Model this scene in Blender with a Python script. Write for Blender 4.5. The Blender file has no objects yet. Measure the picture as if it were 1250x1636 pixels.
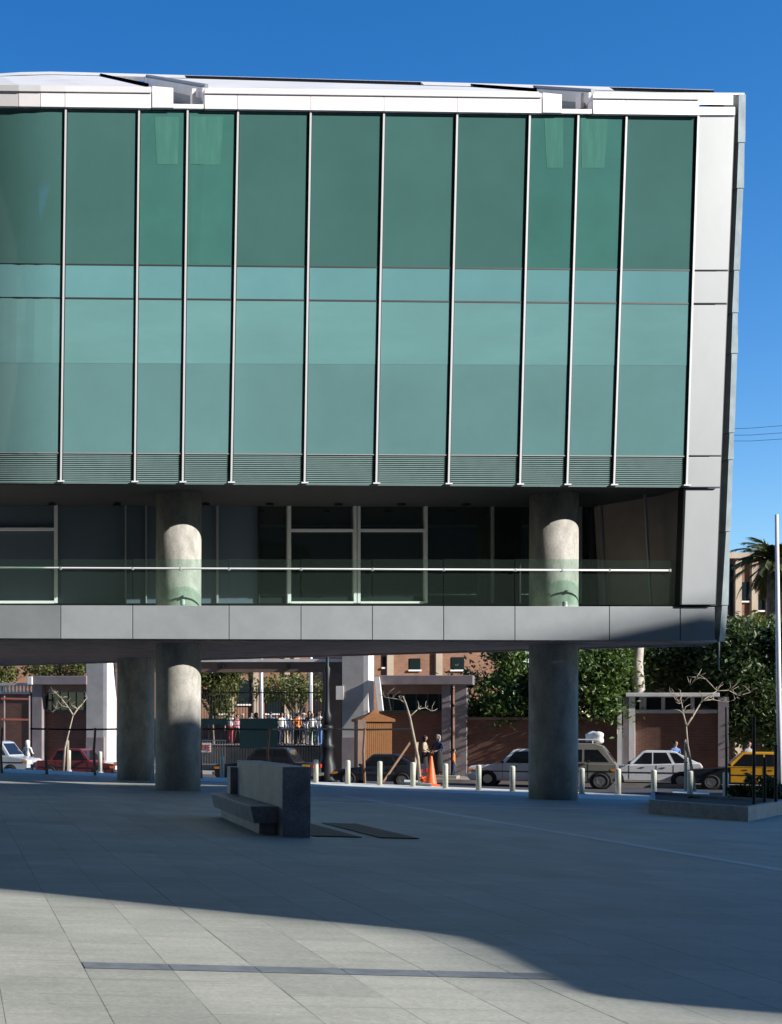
import bpy, bmesh, math, random
from mathutils import Vector, Matrix
random.seed(7)
SC = bpy.context.scene
COL = SC.collection
V = Vector
R = math.radians

# ------------------------------------------------------------------ camera
F_PX, PPX, PPY, ROLL = 2000.0, -73.0, 1166.0, 0.0028     # focal length and axis, in photograph pixels
EYE, FALL = 1.6, 0.0217                                  # eye height, cross fall of the plaza
cam = bpy.data.cameras.new('camera')
cam_o = bpy.data.objects.new('camera', cam)
COL.objects.link(cam_o)
cam.sensor_fit = 'HORIZONTAL'
cam.sensor_width = 36
cam.lens = F_PX / 1250 * 36
cam.shift_x = (625 - PPX) / 1250
cam.shift_y = (PPY - 818) / 1250
cam.clip_end = 3000
cam_o.location = (0, 0, EYE)
cam_o.rotation_euler = (math.pi / 2, -ROLL, 0)
SC.camera = cam_o

# ------------------------------------------------------------------ light
SUN_EL, SUN_AZ = R(25.5), R(52)
SDIR = V((math.sin(SUN_AZ) * math.cos(SUN_EL), -math.cos(SUN_AZ) * math.cos(SUN_EL), math.sin(SUN_EL)))
w = bpy.data.worlds.new('World')
SC.world = w
w.use_nodes = True
nt = w.node_tree
sky = nt.nodes.new('ShaderNodeTexSky')
sky.sky_type = 'NISHITA'
sky.sun_disc = False
sky.sun_elevation = SUN_EL
sky.sun_rotation = math.pi - SUN_AZ
sky.altitude = 10
sky.air_density = 1.0
sky.dust_density = 0.0
sky.ozone_density = 3.0
bgn = nt.nodes['Background']
hs = nt.nodes.new('ShaderNodeHueSaturation'); hs.inputs['Saturation'].default_value = 1.35; hs.inputs['Hue'].default_value = .508
nt.links.new(sky.outputs[0], hs.inputs['Color']); nt.links.new(hs.outputs[0], bgn.inputs[0])
bgn.inputs[1].default_value = 0.12
sl = bpy.data.lights.new('sun', 'SUN')
sl.energy = 5.0
sl.angle = R(0.4)
sl.color = (1.0, 0.955, 0.89)
so = bpy.data.objects.new('sun', sl)
COL.objects.link(so)
so.rotation_euler = SDIR.to_track_quat('Z', 'Y').to_euler()
so.location = (60, -60, 60)
SC.view_settings.view_transform = 'Standard'
SC.view_settings.look = 'None'
SC.view_settings.exposure = 0.62
SC.view_settings.gamma = 1

# ------------------------------------------------------------------ placing helpers
CR, SR = math.cos(ROLL), math.sin(ROLL)
def uv(px, py):
    u, v = px - PPX, PPY - py
    return u * CR - v * SR, u * SR + v * CR
def P(px, py, Y):
    u, v = uv(px, py)
    return V((u * Y / F_PX, Y, EYE + v * Y / F_PX))
def gz(x): return -FALL * x
def G(px, py):
    u, v = uv(px, py)
    Y = F_PX * EYE / (-v - FALL * u)
    return V((u * Y / F_PX, Y, gz(u * Y / F_PX)))
def F(px, py, off=0.0):                       # the leaning glass front
    Y = 35 * (1 + 1.02e-5 * (px - 600)) * (1 - 1.15e-5 * (1022 - py))
    if px < 95: Y += 0.30 * ((95 - px) / 95) ** 2
    return P(px, py, Y + off)
ED = V((0.866, -0.5, 0)); EN = V((0.5, 0.866, 0))        # street direction, and away from us
def W(px, py, off=0.0):                       # wall line on the far side of the street
    u, v = uv(px, py)
    Y = (71.4 + off / 0.866) / (1 + 0.577 * u / F_PX)
    return V((u * Y / F_PX, Y, EYE + v * Y / F_PX))

# ------------------------------------------------------------------ mesh helpers
class MB:
    def __init__(s): s.v = []; s.f = []; s.m = []
    def add(s, vs, fs, mi=0):
        b = len(s.v); s.v += [tuple(p) for p in vs]
        for f in fs: s.f.append([b + i for i in f]); s.m.append(mi)
        return s
    def hexa(s, a, b, mi=0):                  # two quads, front and back, same order
        return s.add(list(a) + list(b), [(3,2,1,0),(4,5,6,7),(0,1,5,4),(1,2,6,5),(2,3,7,6),(3,0,4,7)], mi)
    def slab(s, q, ext, mi=0):
        return s.hexa(q, [V(p) + V(ext) for p in q], mi)
    def box(s, c, d, ax=(1,0,0), ay=None, mi=0):   # centre, full size, local x axis (horizontal)
        ax = V(ax).normalized(); az = V((0,0,1)); ay = az.cross(ax) if ay is None else V(ay).normalized()
        az = ax.cross(ay)
        c = V(c); x, y, z = ax*d[0]/2, ay*d[1]/2, az*d[2]/2
        return s.hexa([c-x-y-z, c+x-y-z, c+x-y+z, c-x-y+z], [c-x+y-z, c+x+y-z, c+x+y+z, c-x+y+z], mi)
    def bar(s, a, b, wd, dp, front=(0,-1,0), mi=0):
        a, b = V(a), V(b); t = (b-a).normalized(); n = V(front); x = t.cross(n).normalized()*wd/2; n = x.cross(t).normalized()*dp/2
        return s.hexa([a-x-n, a+x-n, b+x-n, b-x-n], [a-x+n, a+x+n, b+x+n, b-x+n], mi)
    def tube(s, pts, r, n=8, mi=0, cap=True):
        pts = [V(p) for p in pts]
        if not hasattr(r, '__len__'): r = [r] * len(pts)
        rings = []
        ref = V((0.3, 0.9, 0.2))
        for i, p in enumerate(pts):
            t = (pts[min(i+1, len(pts)-1)] - pts[max(i-1, 0)]).normalized()
            x = t.cross(ref)
            if x.length < .05: x = t.cross(V((1,0,0)))
            x.normalize(); y = t.cross(x)
            rings.append([p + (x*math.cos(2*math.pi*k/n) + y*math.sin(2*math.pi*k/n))*r[i] for k in range(n)])
        vs = [q for rg in rings for q in rg]; fs = []
        for i in range(len(pts)-1):
            for k in range(n):
                fs.append((i*n+k, i*n+(k+1)%n, (i+1)*n+(k+1)%n, (i+1)*n+k))
        if cap: fs += [tuple(range(n))[::-1], tuple(range((len(pts)-1)*n, len(pts)*n))]
        return s.add(vs, fs, mi)
    def lathe(s, c, prof, n=24, mi=0):        # prof: (r, z) up the axis
        vs = []; fs = []
        for r, z in prof:
            for k in range(n):
                a = 2*math.pi*k/n
                vs.append((c[0]+r*math.cos(a), c[1]+r*math.sin(a), c[2]+z))
        for i in range(len(prof)-1):
            for k in range(n): fs.append((i*n+k, i*n+(k+1)%n, (i+1)*n+(k+1)%n, (i+1)*n+k))
        fs += [tuple(range(n))[::-1], tuple(range((len(prof)-1)*n, len(prof)*n))]
        return s.add(vs, fs, mi)
    def prism(s, poly, ext, mi=0):
        n = len(poly); ext = V(ext)
        vs = [V(p) for p in poly] + [V(p)+ext for p in poly]
        fs = [tuple(range(n))[::-1], tuple(range(n, 2*n))] + [(i, (i+1)%n, n+(i+1)%n, n+i) for i in range(n)]
        return s.add(vs, fs, mi)
    def build(s, name, mat, parent=None, bevel=0, smooth=False, fix=True, loc=None):
        me = bpy.data.meshes.new(name)
        me.from_pydata(s.v, [], s.f)
        mats = mat if isinstance(mat, (list, tuple)) else [mat]
        for m in mats: me.materials.append(m)
        me.polygons.foreach_set('material_index', s.m)
        if fix or bevel:
            bm = bmesh.new(); bm.from_mesh(me)
            if fix: bmesh.ops.recalc_face_normals(bm, faces=bm.faces)
            if bevel:
                es = [e for e in bm.edges if len(e.link_faces) == 2 and e.calc_face_angle(0) > .6]
                bmesh.ops.bevel(bm, geom=es, offset=bevel, segments=2, profile=.6, affect='EDGES', clamp_overlap=True)
            bm.to_mesh(me); bm.free()
        if smooth: me.polygons.foreach_set('use_smooth', [True]*len(me.polygons))
        me.update()
        o = bpy.data.objects.new(name, me); COL.objects.link(o)
        if parent: o.parent = parent
        if loc is not None:                   # put the origin at the base without moving the mesh
            me.transform(Matrix.Translation(-V(loc))); o.location = V(loc)
        return o
def put(o, parent):                           # parent keeping world place (parents are unrotated empties unless built locally)
    o.parent = parent; o.matrix_parent_inverse = parent_matrix(parent).inverted()
def parent_matrix(p):
    m = Matrix.LocRotScale(p.location, p.rotation_euler, p.scale)
    return m if p.parent is None else parent_matrix(p.parent) @ p.matrix_parent_inverse @ m
def thing(name, label, cat, loc=(0,0,0), rz=0, group=None):
    o = bpy.data.objects.new(name, None); COL.objects.link(o)
    o.empty_display_size = .3
    o.location = loc; o.rotation_euler = (0, 0, rz)
    return tag(o, label, cat, group)
def tag(o, label=None, cat=None, group=None, kind=None):
    if label: o['label'] = label
    if cat: o['category'] = cat
    if group: o['group'] = group
    if kind: o['kind'] = kind
    return o
def part(mb, name, mat, parent, bevel=0, smooth=False, label=None):
    o = mb.build(name, mat, None, bevel, smooth)
    put(o, parent)
    if label: o['label'] = label
    return o
def copy_tree(o, parent=None):
    c = o.copy(); COL.objects.link(c)
    if parent: c.parent = parent
    for ch in list(o.children): copy_tree(ch, c)
    return c

# ------------------------------------------------------------------ materials
def mat(name, col, rough=.6, metal=0, var=0, scale=3, bump=0, ior=1.5, bscale=None, stretch=None, spec=None, island=0, orand=0, fine=0):
    m = bpy.data.materials.new(name); m.use_nodes = True
    t = m.node_tree; b = t.nodes['Principled BSDF']
    b.inputs['Roughness'].default_value = rough; b.inputs['Metallic'].default_value = metal
    b.inputs['IOR'].default_value = ior
    if spec is not None: b.inputs['Specular IOR Level'].default_value = spec
    c4 = (*col, 1); b.inputs['Base Color'].default_value = c4
    tc = t.nodes.new('ShaderNodeTexCoord'); src = tc.outputs['Object']
    if stretch:
        mp = t.nodes.new('ShaderNodeMapping'); mp.inputs['Scale'].default_value = stretch
        t.links.new(src, mp.inputs[0]); src = mp.outputs[0]
    if var:
        n = t.nodes.new('ShaderNodeTexNoise'); n.inputs['Scale'].default_value = scale; n.inputs['Detail'].default_value = 6; n.inputs['Roughness'].default_value = .65
        t.links.new(src, n.inputs['Vector'])
        mr = t.nodes.new('ShaderNodeMapRange'); mr.inputs[1].default_value = .3; mr.inputs[2].default_value = .7
        mr.inputs[3].default_value = 1-var; mr.inputs[4].default_value = 1+var
        t.links.new(n.outputs['Fac'], mr.inputs[0])
        f = mr.outputs[0]
        if island:
            gi = t.nodes.new('ShaderNodeNewGeometry'); m2 = t.nodes.new('ShaderNodeMapRange')
            m2.inputs[3].default_value = 1-island; m2.inputs[4].default_value = 1+island
            t.links.new(gi.outputs['Random Per Island'], m2.inputs[0])
            mm = t.nodes.new('ShaderNodeMath'); mm.operation = 'MULTIPLY'
            t.links.new(f, mm.inputs[0]); t.links.new(m2.outputs[0], mm.inputs[1]); f = mm.outputs[0]
        if fine:
            n5 = t.nodes.new('ShaderNodeTexNoise'); n5.inputs['Scale'].default_value = 26; n5.inputs['Detail'].default_value = 3
            t.links.new(src, n5.inputs['Vector']); m5 = t.nodes.new('ShaderNodeMapRange'); m5.inputs[1].default_value = .3; m5.inputs[2].default_value = .7; m5.inputs[3].default_value = 1-fine; m5.inputs[4].default_value = 1+fine
            t.links.new(n5.outputs['Fac'], m5.inputs[0]); m6 = t.nodes.new('ShaderNodeMath'); m6.operation = 'MULTIPLY'
            t.links.new(f, m6.inputs[0]); t.links.new(m5.outputs[0], m6.inputs[1]); f = m6.outputs[0]
        if orand:
            oi = t.nodes.new('ShaderNodeObjectInfo'); m3 = t.nodes.new('ShaderNodeMapRange'); m3.inputs[3].default_value = 1-orand; m3.inputs[4].default_value = 1+orand
            t.links.new(oi.outputs['Random'], m3.inputs[0]); m4 = t.nodes.new('ShaderNodeMath'); m4.operation = 'MULTIPLY'
            t.links.new(f, m4.inputs[0]); t.links.new(m3.outputs[0], m4.inputs[1]); f = m4.outputs[0]
        vm = t.nodes.new('ShaderNodeVectorMath'); vm.operation = 'SCALE'; vm.inputs[0].default_value = col
        t.links.new(f, vm.inputs['Scale']); t.links.new(vm.outputs[0], b.inputs['Base Color'])
    if bump:
        n2 = t.nodes.new('ShaderNodeTexNoise'); n2.inputs['Scale'].default_value = bscale or scale*4; n2.inputs['Detail'].default_value = 4
        t.links.new(src, n2.inputs['Vector'])
        bp = t.nodes.new('ShaderNodeBump'); bp.inputs['Strength'].default_value = bump; bp.inputs['Distance'].default_value = .02
        t.links.new(n2.outputs['Fac'], bp.inputs['Height']); t.links.new(bp.outputs[0], b.inputs['Normal'])
    return m
def brick_mat(name, c1, c2, mortar, axis):    # axis: horizontal run of the courses
    m = bpy.data.materials.new(name); m.use_nodes = True
    t = m.node_tree; b = t.nodes['Principled BSDF']; b.inputs['Roughness'].default_value = .85
    g = t.nodes.new('ShaderNodeNewGeometry')
    dot = t.nodes.new('ShaderNodeVectorMath'); dot.operation = 'DOT_PRODUCT'; dot.inputs[1].default_value = axis
    t.links.new(g.outputs['Position'], dot.inputs[0])
    sp = t.nodes.new('ShaderNodeSeparateXYZ'); t.links.new(g.outputs['Position'], sp.inputs[0])
    cb = t.nodes.new('ShaderNodeCombineXYZ'); t.links.new(dot.outputs['Value'], cb.inputs[0]); t.links.new(sp.outputs['Z'], cb.inputs[1])
    br = t.nodes.new('ShaderNodeTexBrick'); t.links.new(cb.outputs[0], br.inputs['Vector'])
    br.inputs['Scale'].default_value = 1; br.inputs['Brick Width'].default_value = .25; br.inputs['Row Height'].default_value = .085
    br.inputs['Mortar Size'].default_value = .008
    br.inputs['Color1'].default_value = (*c1, 1); br.inputs['Color2'].default_value = (*c2, 1); br.inputs['Mortar'].default_value = (*mortar, 1)
    n = t.nodes.new('ShaderNodeTexNoise'); n.inputs['Scale'].default_value = 1.3; n.inputs['Detail'].default_value = 6
    t.links.new(g.outputs['Position'], n.inputs['Vector'])
    mr = t.nodes.new('ShaderNodeMapRange'); mr.inputs[3].default_value = .55; mr.inputs[4].default_value = 1.4
    t.links.new(n.outputs['Fac'], mr.inputs[0])
    vm = t.nodes.new('ShaderNodeVectorMath'); vm.operation = 'SCALE'
    t.links.new(br.outputs['Color'], vm.inputs[0]); t.links.new(mr.outputs[0], vm.inputs['Scale']); t.links.new(vm.outputs[0], b.inputs['Base Color'])
    return m
def leaf_mat(name, col, trans=.25):
    m = mat(name, col, .5, var=.45, scale=1.1, island=.5)
    t = m.node_tree; b = t.nodes['Principled BSDF']
    tr = t.nodes.new('ShaderNodeBsdfTranslucent'); tr.inputs[0].default_value = (col[0]*1.5, col[1]*1.5, col[2]*.7, 1)
    mx = t.nodes.new('ShaderNodeMixShader'); mx.inputs[0].default_value = trans
    t.links.new(b.outputs[0], mx.inputs[1]); t.links.new(tr.outputs[0], mx.inputs[2])
    t.links.new(mx.outputs[0], t.nodes['Material Output'].inputs[0])
    return m
def clear_glass(name, tint, refl_rough=.02, mixf=.82):
    m = bpy.data.materials.new(name); m.use_nodes = True
    t = m.node_tree; b = t.nodes['Principled BSDF']
    b.inputs['Base Color'].default_value = (tint[0]*.10, tint[1]*.12, tint[2]*.11, 1); b.inputs['Roughness'].default_value = refl_rough
    tr = t.nodes.new('ShaderNodeBsdfTransparent'); tr.inputs[0].default_value = (*tint, 1)
    mx = t.nodes.new('ShaderNodeMixShader'); mx.inputs[0].default_value = mixf
    t.links.new(b.outputs[0], mx.inputs[1]); t.links.new(tr.outputs[0], mx.inputs[2])
    t.links.new(mx.outputs[0], t.nodes['Material Output'].inputs[0])
    return m

def paving_mat():
    m = bpy.data.materials.new('plaza_paving'); m.use_nodes = True
    t = m.node_tree; L = t.links; b = t.nodes['Principled BSDF']; b.inputs['Roughness'].default_value = .62
    g = t.nodes.new('ShaderNodeNewGeometry')
    sp = t.nodes.new('ShaderNodeSeparateXYZ'); L.new(g.outputs['Position'], sp.inputs[0])
    def math_(op, a, bb=None):
        n = t.nodes.new('ShaderNodeMath'); n.operation = op
        for i, x in enumerate((a, bb)):
            if x is None: continue
            if isinstance(x, (int, float)): n.inputs[i].default_value = x
            else: L.new(x, n.inputs[i])
        return n.outputs[0]
    cb = t.nodes.new('ShaderNodeCombineXYZ')
    L.new(sp.outputs['Y'], cb.inputs[0]); L.new(math_('ADD', sp.outputs['X'], -.887 + 60), cb.inputs[1])
    br = t.nodes.new('ShaderNodeTexBrick'); L.new(cb.outputs[0], br.inputs['Vector'])
    br.inputs['Scale'].default_value = 1; br.inputs['Brick Width'].default_value = .9; br.inputs['Row Height'].default_value = .6
    br.inputs['Mortar Size'].default_value = .005; br.inputs['Mortar Smooth'].default_value = .3; br.offset = .37; br.offset_frequency = 2
    br.inputs['Color1'].default_value = (.365, .375, .33, 1); br.inputs['Color2'].default_value = (.435, .442, .39, 1); br.inputs['Mortar'].default_value = (.395, .405, .355, 1)
    def noise(scale, detail=6, st=None, rough=.6):
        n = t.nodes.new('ShaderNodeTexNoise'); n.inputs['Scale'].default_value = scale; n.inputs['Detail'].default_value = detail; n.inputs['Roughness'].default_value = rough
        if st:
            mp = t.nodes.new('ShaderNodeMapping'); mp.inputs['Scale'].default_value = st
            L.new(g.outputs['Position'], mp.inputs[0]); L.new(mp.outputs[0], n.inputs['Vector'])
        else: L.new(g.outputs['Position'], n.inputs['Vector'])
        return n.outputs['Fac']
    def rng(f, a, bb, c, d):
        n = t.nodes.new('ShaderNodeMapRange')
        for i, x in enumerate((a, bb, c, d)): n.inputs[i+1].default_value = x
        L.new(f, n.inputs[0]); return n.outputs[0]
    def mixc(f, c1, c2):
        n = t.nodes.new('ShaderNodeMix'); n.data_type = 'RGBA'
        if isinstance(f, (int, float)): n.inputs[0].default_value = f
        else: L.new(f, n.inputs[0])
        for s_, c in ((6, c1), (7, c2)):
            if isinstance(c, tuple): n.inputs[s_].default_value = c
            else: L.new(c, n.inputs[s_])
        return n.outputs[2]
    c = br.outputs['Color']
    # large worn patches, wiped streaks running across, small specks
    vm = t.nodes.new('ShaderNodeVectorMath'); vm.operation = 'SCALE'; L.new(c, vm.inputs[0])
    s1 = rng(noise(.55, 5), .3, .7, .80, 1.12); s2 = rng(noise(1, 7, (1.3, 5, 1)), .3, .7, .91, 1.08); s3 = rng(noise(28, 3), .3, .7, .88, 1.10)
    L.new(math_('MULTIPLY', math_('MULTIPLY', s1, s2), s3), vm.inputs['Scale'])
    c = vm.outputs[0]
    # chisel lines across the slabs
    ln = rng(noise(1, 3, (.55, 16, 1), .4), .64, .70, 0, .38)
    c = mixc(ln, c, (.22, .22, .19, 1))
    # joints: strong along the depth, broken by dirt
    ju = math_('ABSOLUTE', math_('SUBTRACT', math_('FRACT', math_('DIVIDE', math_('ADD', sp.outputs['X'], -.887 + 60.3), .6)), .5))
    jl = rng(ju, 0, .011, 1, 0)
    jd = rng(noise(1, 4, (.6, .9, 1)), .41, .53, .30, 1)
    wn = t.nodes.new('ShaderNodeTexWhiteNoise'); wn.noise_dimensions = '1D'
    L.new(math_('FLOOR', math_('DIVIDE', math_('ADD', sp.outputs['X'], -.887 + 60.3), .6)), wn.inputs['W'])
    jl = rng(math_('DIVIDE', ju, rng(wn.outputs['Value'], 0, 1, .4, 1.35)), 0, .013, 1, 0)
    c = mixc(math_('MULTIPLY', jl, jd), c, (.06, .05, .04, 1))
    jb = math_('MULTIPLY', br.outputs['Fac'], rng(noise(1.7, 4), .42, .6, 0, .5))
    c = mixc(jb, c, (.13, .12, .10, 1))
    st = rng(noise(4.3, 3), .69, .75, 0, .55)
    c = mixc(st, c, (.2, .18, .15, 1))
    L.new(c, b.inputs['Base Color'])
    bp = t.nodes.new('ShaderNodeBump'); bp.inputs['Strength'].default_value = .35; bp.inputs['Distance'].default_value = .01
    L.new(math_('ADD', noise(14, 5), s2), bp.inputs['Height']); L.new(bp.outputs[0], b.inputs['Normal'])
    return m

M = {}
M['paving'] = paving_mat()
M['stone_light'] = mat('pale_kerb_stone', (.62, .62, .56), .7, var=.18, scale=2.5, bump=.2)
M['stone_band'] = mat('band_stone', (.56, .58, .56), .6, var=.12, scale=3)
M['stone_dark'] = mat('bench_granite', (.23, .255, .30), .5, var=.3, scale=2.2, bump=.25, bscale=40, fine=.25)
M['drain'] = mat('drain_stone', (.17, .19, .22), .5, var=.25, scale=6)
M['asphalt'] = mat('asphalt', (.055, .055, .058), .85, var=.3, scale=2, bump=.3, bscale=60)
M['earth'] = mat('far_ground', (.16, .13, .1), .9, var=.3, scale=.3)
M['side'] = mat('pavement_slab', (.30, .26, .22), .85, var=.25, scale=1.5)
M['iron'] = mat('dark_iron', (.03, .032, .034), .5, metal=.6, var=.2)
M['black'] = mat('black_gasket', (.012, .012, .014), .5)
M['white_al'] = mat('white_aluminium', (.72, .72, .75), .4, var=.05, scale=.8)
M['mull'] = mat('silver_fin', (.60, .61, .63), .4, metal=.1)
M['fascia'] = mat('fascia_panel', (.84, .81, .84), .45, var=.05, scale=1.2)
M['cap'] = mat('silver_panel', (.295, .315, .33), .45, metal=.1, var=.07, scale=.7, stretch=(1, 1, .5), orand=.05)
M['slab'] = mat('grey_slab_panel', (.25, .272, .29), .5, metal=.1, var=.1, scale=1.1, orand=.05)
M['roof'] = mat('roof_sheet', (.74, .74, .73), .4, metal=.05, var=.1, scale=.6)
M['conc'] = mat('column_concrete', (.40, .385, .35), .88, var=.34, scale=2.6, bump=.18, bscale=22, stretch=(1, 1, .5), fine=.12)
M['endwall'] = mat('green_grey_stone', (.21, .25, .26), .5, var=.22, scale=2.2, bump=.2)
M['reveal'] = mat('dark_reveal', (.03, .032, .045), .6)
M['soffit'] = mat('soffit_slat', (.58, .44, .39), .6, var=.25, scale=1.5)
M['soffit_dark'] = mat('soffit_backing', (.012, .011, .011), .8)
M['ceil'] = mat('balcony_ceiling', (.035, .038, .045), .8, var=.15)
M['inner'] = mat('brown_inner_wall', (.24, .20, .185), .7, var=.12, scale=1.5)
M['floor'] = mat('balcony_floor', (.62, .58, .5), .7, var=.15)
M['g_top'] = mat('green_glass_upper', (.062, .152, .143), .05, var=.08, scale=.35, ior=1.75, orand=.045)
M['g_well'] = mat('green_glass_light_well', (.055, .168, .150), .05, var=.10, scale=.5, ior=1.75, orand=.045)
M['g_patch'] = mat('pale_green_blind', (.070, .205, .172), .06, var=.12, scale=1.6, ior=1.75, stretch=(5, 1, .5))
M['g_band'] = mat('teal_glass_band', (.132, .298, .318), .06, var=.06, scale=.5, ior=1.75, orand=.045)
M['g_low'] = mat('teal_glass_lower', (.128, .262, .266), .035, var=.10, scale=.3, ior=2.1, orand=.045)
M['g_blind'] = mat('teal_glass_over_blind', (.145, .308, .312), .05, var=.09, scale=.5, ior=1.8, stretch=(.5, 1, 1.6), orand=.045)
M['louver'] = mat('louver_blade', (.155, .235, .232), .35, var=.08, ior=1.6)
M['lou_back'] = mat('louver_backing', (.17, .24, .24), .6)
M['g_rail'] = clear_glass('balustrade_glass', (.86, .955, .915), .02, .93)
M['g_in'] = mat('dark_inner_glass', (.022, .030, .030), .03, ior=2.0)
M['g_in_blue'] = mat('bluish_inner_glass', (.105, .135, .18), .03, var=.08, scale=.4, ior=1.6)  # blue-grey reflection put into the glass colour
M['shade_wall'] = mat('plaza_block_plaster', (.42, .42, .40), .9, var=.1, scale=.2)
M['dark_wall'] = mat('plaza_block_dark_stone', (.03, .032, .03), .8)  # near-black so the unseen masses bounce little light
# street side
M['wb_white'] = mat('white_render', (.74, .71, .68), .8, var=.12, scale=1.5)
M['tan'] = mat('tan_render', (.42, .33, .24), .85, var=.15, scale=1.2)
M['wb_grey'] = mat('grey_render', (.40, .385, .38), .85, var=.14, scale=1.2)
M['wb_mauve'] = mat('mauve_concrete', (.24, .205, .215), .85, var=.2, scale=1.3)
M['wb_brown'] = mat('brown_lintel', (.20, .13, .10), .85, var=.2, scale=1.4)
M['brick'] = brick_mat('red_brick', (.155, .062, .042), (.11, .048, .035), (.13, .10, .085), ED)
M['brick_o'] = brick_mat('orange_brick', (.27, .125, .07), (.21, .095, .055), (.22, .16, .12), (1, 0, 0))
M['win'] = mat('dark_window', (.012, .02, .022), .08, ior=1.6)
M['shut'] = mat('green_shutter', (.02, .07, .065), .6)
M['leaf'] = leaf_mat('tree_leaf', (.085, .14, .034))
M['leaf_d'] = leaf_mat('dark_tree_leaf', (.055, .09, .030))
M['leaf_y'] = leaf_mat('hedge_leaf', (.115, .13, .035))
M['palm'] = leaf_mat('palm_leaf', (.085, .095, .035), .15)
M['bark'] = mat('bark', (.13, .10, .075), .9, var=.4, scale=4, bump=.5)
M['bark_p'] = mat('pale_bark', (.44, .40, .36), .85, var=.35, scale=5, bump=.4)
M['sap'] = mat('sapling_bark', (.36, .31, .235), .8, var=.25, scale=6)
M['stake'] = mat('brown_stake', (.22, .12, .07), .8, var=.3, scale=5)
M['bol'] = mat('cream_bollard', (.55, .55, .46), .5, var=.12, scale=4)
M['cone'] = mat('orange_cone', (.80, .13, .03), .5, var=.12, scale=5)
M['kiosk'] = mat('ochre_canvas', (.22, .088, .022), .75, var=.15, scale=4)
M['tyre'] = mat('tyre', (.018, .018, .018), .85)
M['rim'] = mat('wheel_rim', (.45, .45, .45), .35, metal=.7)
M['carglass'] = mat('car_glass', (.012, .014, .017), .04, ior=1.6)
M['chrome'] = mat('chrome', (.55, .55, .56), .2, metal=.9)
M['lamp_r'] = mat('tail_lamp', (.5, .02, .01), .2)
M['lamp_w'] = mat('head_lamp', (.75, .74, .70), .15)
M['lamp_a'] = mat('amber_lamp', (.75, .25, .02), .25)
M['soil'] = mat('soil', (.06, .045, .03), .95, var=.3)
def paint(name, c): 
    m = mat(name, c, .35, var=.14, scale=1.6); m.node_tree.nodes['Principled BSDF'].inputs['Coat Weight'].default_value = .5; return m
M['p_white'] = paint('white_car_paint', (.74, .74, .75)); M['p_red'] = paint('dark_red_paint', (.16, .022, .022))
M['p_black'] = paint('black_paint', (.016, .016, .018)); M['p_yel'] = paint('taxi_yellow', (.72, .36, .02))
M['p_beige'] = paint('olive_beige_paint', (.21, .20, .17)); M['p_grey'] = paint('pale_grey_paint', (.42, .44, .46)); M['p_blue'] = paint('dark_blue_paint', (.02, .024, .035))
M['skin'] = mat('skin', (.36, .21, .14), .6)
M['hair'] = mat('black_hair', (.015, .012, .01), .6)
CLOTH = {n: mat(n + '_cloth', c, .85, var=.12, scale=8) for n, c in {
    'white': (.75, .74, .71), 'black': (.02, .02, .022), 'red': (.50, .05, .035), 'blue': (.10, .19, .42), 'orange': (.62, .19, .04),
    'grey': (.26, .26, .27), 'pink': (.62, .30, .34), 'green': (.08, .2, .10), 'beige': (.48, .39, .27), 'navy': (.025, .035, .08)}.items()}

# ================================================================== SETTING
def sheet(name, pts, m, thick=0):
    mb = MB()
    if thick: mb.prism(pts, (0, 0, -thick))
    else: mb.add(pts, [tuple(range(len(pts)))])
    o = mb.build(name, m); tag(o, kind='structure'); return o
sheet('ground', [(-900, -600, -1.6), (1400, -600, -1.6), (1400, 1600, -1.6), (-900, 1600, -1.6)], M['earth'])
kerb_far = [G(*p) for p in ((-150, 1222), (0, 1228), (187, 1236), (360, 1243), (500, 1249), (850, 1263), (1200, 1278))]
kerb_near = [G(*p) for p in ((-150, 1227), (0, 1234), (187, 1242), (360, 1250), (500, 1257), (850, 1273), (1200, 1286))]
d_ = (kerb_far[-1] - kerb_far[-2]).normalized()
kf_end = kerb_far[-1] + d_ * 16; kn_end = kerb_near[-1] + d_ * 16
pl = [V((-60, -90, gz(-60))), V((34, -90, gz(34)))] + [kf_end] + kerb_far[::-1] + [kerb_far[0] + V((-40, 30, .0))]
pl[-1].z = gz(pl[-1].x)
pl = [V((p.x, p.y, gz(p.x))) for p in pl]
sheet('plaza', pl, M['paving'], .6)
up = V((0, 0, .006))
kk = [V((p.x, p.y, gz(p.x))) + up for p in kerb_near + [kn_end]]; kf = [V((p.x, p.y, gz(p.x))) + up for p in kerb_far + [kf_end]]
mb = MB()
for i in range(len(kk) - 1): mb.add([kk[i], kk[i+1], kf[i+1], kf[i]], [(0, 1, 2, 3)])
tag(mb.build('kerb', M['stone_light']), kind='structure')
def onpl(x, y, dz=.004): return V((x, y, gz(x) + dz))
sheet('paving_band', [onpl(10.88, 4), onpl(11.14, 4), onpl(11.14, 35.5), onpl(10.88, 35.5)], M['stone_band'])
sheet('paving_edge_band', [onpl(6.6, 31.2), onpl(22, 31.2), onpl(22, 31.5), onpl(6.6, 31.5)], M['stone_band'])
mb = MB()
for i in range(6):
    x0, x1 = .893 + i * .6, min(.893 + i * .6 + .594, 4.12)
    mb.add([onpl(x0, 8.50), onpl(x1, 8.50), onpl(x1, 8.72), onpl(x0, 8.72)], [(0, 1, 2, 3)])
tag(mb.build('drain_channel', M['drain']), 'straight dark stone drain channel flush with the sunlit paving', 'drain')
ROAD = -.62
def eline(d, s): return V((1.9, 53, 0)) + EN * d + ED * s
sheet('street', [V((*eline(-1.2, -60).xy, ROAD)), V((*eline(-1.2, 60).xy, ROAD)), V((*eline(11, 60).xy, ROAD)), V((*eline(11, -60).xy, ROAD))], M['asphalt'])
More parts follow.
